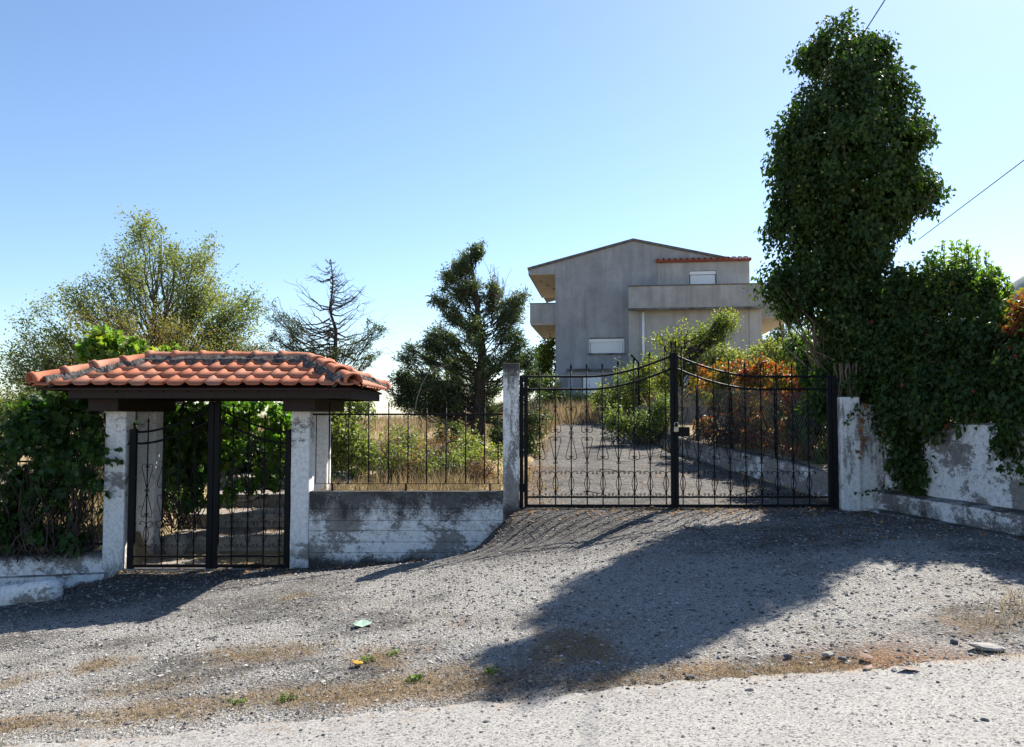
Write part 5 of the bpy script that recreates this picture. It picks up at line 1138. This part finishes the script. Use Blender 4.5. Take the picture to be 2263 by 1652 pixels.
# grapevines
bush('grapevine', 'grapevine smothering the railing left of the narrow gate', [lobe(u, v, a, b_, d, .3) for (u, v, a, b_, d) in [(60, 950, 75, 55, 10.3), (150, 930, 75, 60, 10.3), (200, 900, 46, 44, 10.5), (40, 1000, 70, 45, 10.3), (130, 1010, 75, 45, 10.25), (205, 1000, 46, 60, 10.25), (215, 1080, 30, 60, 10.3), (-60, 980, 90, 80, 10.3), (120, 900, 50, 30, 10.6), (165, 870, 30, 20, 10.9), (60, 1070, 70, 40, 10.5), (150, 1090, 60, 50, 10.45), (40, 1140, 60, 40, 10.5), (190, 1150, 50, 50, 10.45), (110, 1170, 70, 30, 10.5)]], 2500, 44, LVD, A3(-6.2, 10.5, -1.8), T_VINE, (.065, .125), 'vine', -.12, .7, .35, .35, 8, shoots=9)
bush('grapevine', 'sunlit bright green grapevine shoots above the roof ridge', [lobe(u, v, a, b_, d) for (u, v, a, b_, d) in [(235, 765, 46, 24, 13.2), (205, 780, 30, 20, 13), (285, 785, 50, 16, 13.2), (360, 790, 30, 10, 13.2), (225, 745, 16, 16, 13.3)]], 700, 45, LV, A3(-6.6, 13.2, -1.4), T_VINE, (.09, .15), 'vine', .3, .3, .3, .5, 5)
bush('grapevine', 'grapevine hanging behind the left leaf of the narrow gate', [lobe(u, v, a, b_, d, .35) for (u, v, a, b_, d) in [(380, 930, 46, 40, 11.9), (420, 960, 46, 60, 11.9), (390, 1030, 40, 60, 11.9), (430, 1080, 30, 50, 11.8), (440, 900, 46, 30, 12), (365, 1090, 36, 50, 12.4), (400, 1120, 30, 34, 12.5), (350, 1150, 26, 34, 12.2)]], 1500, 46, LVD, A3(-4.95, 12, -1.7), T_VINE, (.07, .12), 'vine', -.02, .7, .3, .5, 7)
bush('grapevine', 'grapevine hanging behind the right leaf of the narrow gate', [lobe(u, v, a, b_, d, .4) for (u, v, a, b_, d) in [(500, 920, 40, 40, 12.2), (560, 910, 46, 36, 12.4), (620, 930, 36, 50, 12.6), (495, 1000, 26, 46, 12), (620, 990, 26, 50, 12.8), (590, 1050, 24, 24, 12.6), (500, 1080, 16, 40, 12)]], 1300, 47, LV, A3(-3.0, 12.8, -1.2), T_VINE, (.07, .12), 'vine', .1, .6, .3, .5, 7)
bush('thicket', 'dark evergreen thicket in the shade beyond the garden steps', [lobe(u, v, a, b_, 15.2) for (u, v, a, b_) in [(400, 960, 80, 70), (500, 980, 70, 70), (580, 1000, 60, 60), (330, 1000, 70, 70), (460, 1050, 70, 40), (250, 960, 80, 60)]], 9000, 48, LI, gb(480, 15.2), T_IVY, (.07, .11), 'bush', -.1, .4)
bush('thicket', 'tangled dry-stemmed thicket behind the vine-covered railing at left', [lobe(u, v, a, b_, 11.4, .4) for (u, v, a, b_) in [(60, 1130, 90, 50), (170, 1130, 70, 60), (120, 1070, 70, 40), (215, 1170, 40, 40)]], 2200, 49, LI, A3(-6.6, 11.3, -1.7), T_DIAM, (.03, .06), 'bush', .05, .3, .5, .4, 14, shoots=14, swob=.16, sr=.007)
bush('thicket', 'olive green bush at the far left edge below the airy tree', [lobe(u, v, a, b_, 16) for (u, v, a, b_) in [(20, 920, 60, 40), (100, 900, 60, 40), (-60, 920, 70, 50)]], 4500, 50, LS, gb(40, 16), size=(.05, .09), shift=.05)

# ================================================================== GROUND COVER
g = np.random.default_rng(60)
def field(n, x0, x1, y0, y1): x = g.uniform(x0, x1, n); y = g.uniform(y0, y1, n); return x, y
mb = MB()
x, y = field(26000, -9, .9, 10.75, 19); k = (fbm(x * .8, y * .8, 7) > .43) & ~((x > -5.2) & (x < -2.4) & (y < 16)) & (x < drive_left(y) - .1 + .3 * g.random(len(x))); x, y = x[k], y[k]; blades(mb, np.stack([x, y, h(x, y) - .02], 1), .30, g, .6, .006)
x, y = field(16000, -1.5, 7.5, 19.5, 29); k = ~((x > drive_left(y)) & (x < drive_right(y)) & (y < 22)) & (fbm(x * .6, y * .6, 9) > .36); x, y = x[k], y[k]; blades(mb, np.stack([x, y, h(x, y) - .02], 1), .5, g, .5, .011)
x, y = field(9000, -16, 0, 19, 46); blades(mb, np.stack([x, y, h(x, y) - .02], 1), .4, g, .5, .014)
x, y = field(2600, .1, 4.1, 10.5, 20); k = (x < drive_left(y) + .25) | (x > drive_right(y) - .18); x, y = x[k], y[k]; blades(mb, np.stack([x, y, z_drive(y) - .02], 1), .16, g, .6, .005)
x, y = field(900, -2.5, -.15, 10.52, 10.75); blades(mb, np.stack([x, y, 0 * x - 1.05], 1), .18, g, .5, .005)
o = mb.build('dry_grass', STRAW); tag(o, 'tall straw-coloured dry grass across the garden', 'grass', kind='stuff')
mb = MB()
for c, a, b_, st, rd in PATCH:
    if rd > .6: n = 250
    else: n = int(2600 * min(1.0, a * b_ * 4) + 300)
    x = c[0] + g.normal(size=n) * a * .55; y = c[1] + g.normal(size=n) * b_ * .6; k = (y > road_edge(x) - .1); x, y = x[k], y[k]
    dv_, _ = patch_val(x, y); k = dv_ > .75 * g.random(len(x)) + .12; x, y = x[k], y[k]; blades(mb, np.stack([x, y, hs(x, y) - .003], 1), .055, g, 2.2, .0022, flat=.55)
x = g.uniform(5.0, 5.4, 500); y = g.uniform(5.4, 7.6, 500); k = (y < wall_line_y(x)); blades(mb, np.stack([x[k], y[k], hs(x[k], y[k])], 1), .22, g, .8, .003)
for (u_, v_) in ((2235, 1345), (2255, 1375), (2262, 1330), (2215, 1330), (2280, 1360)):
    q_ = gp(u_, v_); x = q_[0] + g.normal(size=26) * .12; y = q_[1] + g.normal(size=26) * .12; blades(mb, np.stack([x, y, hs(x, y)], 1), .12, g, 1.2, .0025)
x = g.uniform(-6, 4, 900); y = np.full(900, 10.27) - np.abs(g.normal(size=900)) * .06; blades(mb, np.stack([x, y, hs(x, y)], 1), .04, g, 1.6, .003)
o = mb.build('dry_turf', STRAW); tag(o, 'short flattened dry grass along the road edge', 'grass', kind='stuff')
# loose stones: gravel as one mass
def stones(n, xs_, ys_, smin, smax, hf, power=3.0, keep=None, sq=.65):
    x = g.uniform(*xs_, n); y = g.uniform(*ys_, n)
    if keep is not None: k = keep(x, y); x, y = x[k], y[k]
    n = len(x); s = smin + (smax - smin) * g.random(n) ** power
    base = np.array([[1, 0, 0], [0, 1, 0], [-1, 0, 0], [0, -1, 0], [.1, .1, 1], [0, 0, -1], ], float)
    base = np.concatenate([base, np.array([[.6, .6, .55], [-.6, .6, .5], [-.6, -.6, .55], [.6, -.6, .5]])])
    fc = np.array([[4, 0, 6], [4, 6, 1], [4, 1, 7], [4, 7, 2], [4, 2, 8], [4, 8, 3], [4, 3, 9], [4, 9, 0], [0, 1, 6], [1, 2, 7], [2, 3, 8], [3, 0, 9]])
    V = base[None] * g.uniform(.6, 1.3, (n, len(base), 3)) * np.stack([s * g.uniform(.8, 1.4, n), s * g.uniform(.8, 1.3, n), s * sq * g.uniform(.6, 1.2, n)], 1)[:, None]
    an = g.random(n) * 6.283; c_, s_ = np.cos(an)[:, None], np.sin(an)[:, None]; X = V[..., 0] * c_ - V[..., 1] * s_; Y = V[..., 0] * s_ + V[..., 1] * c_
    V = np.stack([X + x[:, None], Y + y[:, None], V[..., 2] + (hf(x, y) + s * .1)[:, None]], -1)
    return V.reshape(-1, 3), (fc[None] + (np.arange(n) * len(base))[:, None, None]).reshape(-1, 3), np.repeat(g.random(n), len(base))
g9 = G('loose_stone'); STONE = g9.out(g9.ramp(g9.attr('rnd'), [(0, (.05, .05, .055)), (.3, (.10, .098, .096)), (.65, (.24, .23, .22)), (1, (.44, .42, .39))]), .9, None, .2)
def in_view(x, y): return (np.abs(x) < y * .68 + .3)
dens = lambda x, y: in_view(x, y) & (y > road_edge(x) - .05) & (y < wall_line_y(x) - .05) & (fbm(x * 1.1, y * 1.1, 51) + .25 * g.random(len(x)) > .42) 
mb = MB(); V, q, r = stones(52000, (-6.5, 5.6), (4.4, 10.2), .003, .017, hs, 3.6, dens); mb.add(V, q, r=r)
hr = lambda x, y: h_front(x, y) + .35 * rough(x, y) + .011
V, q, r = stones(5200, (-3.6, 3.6), (2.4, 4.75), .003, .012, hr, 3.0, lambda x, y: in_view(x, y) & (y < road_edge(x)) & (g.random(len(x)) < .18 + .82 * np.exp(-((road_edge(x) - y) / .45)) + .25 * (x > .8))); mb.add(V, q, r=r * .6)
o = mb.build('gravel', STONE); tag(o, 'loose grey gravel scattered over the forecourt', 'gravel', kind='stuff')
# leaf litter
mb = MB(); n = 900; x = g.uniform(-5.5, 4.6, n); y = 10.28 - np.abs(g.normal(size=n)) * .35; P = np.stack([x, y, hs(x, y) + .012], 1)
n2 = 900; x = g.uniform(.15, 1.0, n2) ; y = g.uniform(10.5, 14.5, n2); k = x < drive_left(y) + .5 * g.random(n2) + .2; P = np.concatenate([P, np.stack([x[k], y[k], z_drive(y[k]) + .02], 1)])
n3 = 1100; x = g.uniform(-4.95, -2.8, n3); y = g.uniform(10.4, 14.2, n3); kk = np.clip(np.floor((y - 11.45) / .85), -1, 3); zz = np.where(kk < 0, -1.985, -1.745 + .215 * kk) + .015; k = (y < 11.45) * (g.random(n3) < .5) | (kk >= 0); P = np.concatenate([P, np.stack([x[k], y[k], zz[k]], 1)])
n4 = 500; x = 4.1 - g.random(n4) ** 2 * 2.5; y = g.uniform(10.5, 16, n4); k = x < drive_right(y); P = np.concatenate([P, np.stack([x[k], y[k], z_drive(y[k]) + .02], 1)])
n5 = 350; x = g.uniform(2.5, 5, n5); y = 10.1 - g.random(n5) * 2.2; k = y < wall_line_y(x) - .1; P = np.concatenate([P, np.stack([x[k], y[k], hs(x[k], y[k]) + .01], 1)])
m = len(P); put_leaves(mb, T_DIAM, P, unit(g.normal(size=(m, 3)) * A3(1, 1, .25)), unit(g.normal(size=(m, 3)) * .35 + A3(0, 0, 1)), g.uniform(.025, .06, m), g.random(m)); o = mb.build('leaf_litter', LB); tag(o, 'fallen brown leaves along the gates and steps', 'leaves', kind='stuff')

# individual things on the ground
def rock(name, label, u, v, s, mat, seed, sq=(1, .8, .6), cat='stone', group=None, rz=0, p=None):
    p = gp(u, v) if p is None else p; gg = np.random.default_rng(seed); bm = bmesh.new(); bmesh.ops.create_icosphere(bm, subdivisions=2, radius=1); bm.verts.index_update(); V = np.array([x.co[:] for x in bm.verts]); fc = np.array([[x.index for x in f.verts] for f in bm.faces]); bm.free()
    for k in range(7):
        no = unit(gg.normal(size=3)); d_ = V @ no; V = V - np.outer(np.maximum(0, d_ - gg.uniform(.55, .8)), no)
    V = V * np.array(sq) * s; c_, s_ = math.cos(rz), math.sin(rz); V = np.stack([V[:, 0] * c_ - V[:, 1] * s_, V[:, 0] * s_ + V[:, 1] * c_, V[:, 2]], 1)
    mb = MB(); mb.add(V + p + A3(0, 0, s * sq[2] * .45), fc, r=gg.random()); o = mb.build(name, mat, None, False, loc=tuple(p)); return tag(o, label, cat, group)
PALE = simple('pale_stone', (.2, .19, .175), (.36, .34, .31), 30, .9, .6, .01); DRK = simple('dark_stone', (.07, .07, .075), (.15, .15, .155), 40, .9)
rock('stone', 'flat white stone slab at the right road edge', 2180, 1437, .085, PALE, 1, (1.3, .75, .28), rz=-.4)
rock('stone', 'pale oval stone on the reddish soil patch', 1832, 1452, .04, PALE, 2, (1.2, .8, .5))
rock('stone', 'dark rounded stone beside the two brown leaves on the reddish soil', 1862, 1460, .03, DRK, 3)
rock('stone', 'grey lump of concrete behind the end of the kerb block', 178, 1293, .12, CONC, 4, (1.2, .8, .45))
rock('rock', 'pale jagged rock beside the garden steps behind the left gate leaf', 0, 0, .2, PALE, 5, (1, .8, 1.1), 'rock', p=A3(-4.72, 11.35, -2.0))
for k, (u, v, s, lab) in enumerate([(1525, 1502, .03, 'dark stone at the road edge, left of the reddish soil'), (1657, 1533, .03, 'largest dark stone on the pale road, right of centre'), (1075, 1600, .022, 'lone dark pebble standing on the pale road near bottom centre'), (1742, 1455, .03, 'dark stone left of the pale oval stone'), (1978, 1488, .026, 'dark stone left of the dry leaf at the road edge'), (2178, 1600, .025, 'dark pebble on the road near the bottom right corner'), (2108, 1420, .03, 'dark stone left of the flat white slab')]):
    rock('stone', lab, u, v, s, DRK, 10 + k, group='dark stones by the road edge')
def litter(name, label, u, v, s, mat, cat, pts2, bend, rz):
    p = gp(u, v); n = len(pts2); V = np.array([(a, b, bend(a, b)) for a, b in pts2] + [(a, b, bend(a, b) - .004) for a, b in pts2]) * s
    c_, s_ = math.cos(rz), math.sin(rz); V = np.stack([V[:, 0] * c_ - V[:, 1] * s_, V[:, 0] * s_ + V[:, 1] * c_, V[:, 2]], 1) + p + A3(0, 0, .02)
    i = np.arange(n); j = (i + 1) % n; mb = MB(); mb.add(V, [list(range(n))], [list(range(n, 2 * n))[::-1]], np.stack([i, i + n, j + n, j], 1), r=.5); return tag(mb.build(name, mat, None, False, loc=tuple(p)), label, cat)
litter('paper_scrap', 'crumpled pale green scrap of paper on the gravel', 801, 1385, .13, simple('pale_green_paper', (.17, .27, .21), (.27, .37, .30), 30, .7), 'litter', [(-.65, -.42), (-.1, -.36), (.55, -.42), (.62, .0), (.48, .43), (.05, .36), (-.5, .45), (-.58, .05)], lambda a, b: .10 * math.sin(a * 5 + b * 3) + .22 * (b > 0) * b, .5)
leafpts = [(0, -.6), (.3, -.25), (.35, .1), (.15, .45), (0, .7), (-.15, .45), (-.35, .1), (-.3, -.25)]
def fallen(label, u, v, s, col, rz): litter('fallen_leaf', label, u, v, s, simple('leaf_' + str(u), tuple(c * .7 for c in col), col, 40, .6), 'leaf', leafpts, lambda a, b: .5 * a * a + .25 * b * b, rz)
fallen('yellow fallen leaf on the dry grass, left of centre', 791, 1474, .09, (.45, .26, .03), .9); fallen('curled red-brown leaf on the reddish soil, upper of two', 1915, 1460, .10, (.10, .03, .016), .2); fallen('small pinkish leaf just below the red-brown one', 1918, 1484, .07, (.12, .045, .03), -.9); fallen('dark brown curled leaf at the road edge', 2011, 1490, .10, (.10, .05, .028), 1.4); fallen('orange leaf lying below the driveway gate centre', 1440, 1124, .09, (.28, .10, .04), .5)
def weed(label, u, v, s, n, seed):
    p = gp(u, v); gg = np.random.default_rng(seed); mb = MB(); P = p + np.clip(gg.normal(size=(n, 3)), -1.6, 1.6) * A3(s, s * .8, 0) * .8; P[:, 2] = hs(P[:, 0], P[:, 1]) + np.abs(gg.normal(size=n)) * s * .45
    put_leaves(mb, T_DIAM, P, unit(gg.normal(size=(n, 3)) * A3(1, 1, .4) + A3(0, 0, .5)), unit(gg.normal(size=(n, 3)) + A3(0, 0, 1)), gg.uniform(.014, .03, n), gg.random(n)); tag(mb.build('weed', GRASS, None, loc=tuple(p)), label, 'weed', 'weeds on the forecourt')
weed('bright green weed tuft in the dry strip, nearest the road', 915, 1506, .038, 120, 1); weed('small green weed next to the yellow leaf', 815, 1462, .035, 60, 2); weed('thin green weed right of the yellow leaf', 868, 1450, .035, 50, 3); weed('faint green weed at the edge of the tree shadow', 1085, 1492, .04, 70, 4); weed('low green weed in the dry strip left of centre', 635, 1553, .038, 70, 5); weed('dark green weed left of the low one in the dry strip', 525, 1560, .035, 70, 6)
def twig(label, a, b2, d): 
    P = curve(gp(*a) + A3(0, 0, .015), gp(*b2) + A3(0, 0, .015), 6, (0, 0, .02), .02, g); mb = MB(); mb.tube(P, np.linspace(.009, .005, 6), 5); tag(mb.build('twig', BARK_D, None, True), label, 'twig')
twig('dark twig on the ground in front of the gate centre', (1510, 1165), (1560, 1182), 9); twig('dark twig on the driveway behind the left leaf', (1325, 1040), (1385, 1046), 12); twig('short twig on the driveway near the lower rail', (1290, 1090), (1340, 1098), 11)
# overhead cables
CAB = simple('black_cable', (.02, .02, .02), (.03, .03, .03), 10, .6)
def cable(label, pts_):
    P = np.array([pt(*q) for q in pts_]); mb = MB(); tt = np.linspace(0, 1, 30)[:, None]; C_ = P[0] * (1 - tt) ** 2 + P[1] * 2 * tt * (1 - tt) + P[2] * tt ** 2; mb.tube(C_, .0075, 6); tag(mb.build('overhead_cable', CAB, None, True), label, 'cable')
cable('overhead cable running into the top of the ivy tree', [(2050, -150, 9.0), (1968, -18, 9.9), (1895, 95, 10.9)])
cable('overhead cable descending from the right edge towards the ivy bush', [(2480, 190, 9.5), (2230, 380, 12.5), (2030, 530, 15.5)])
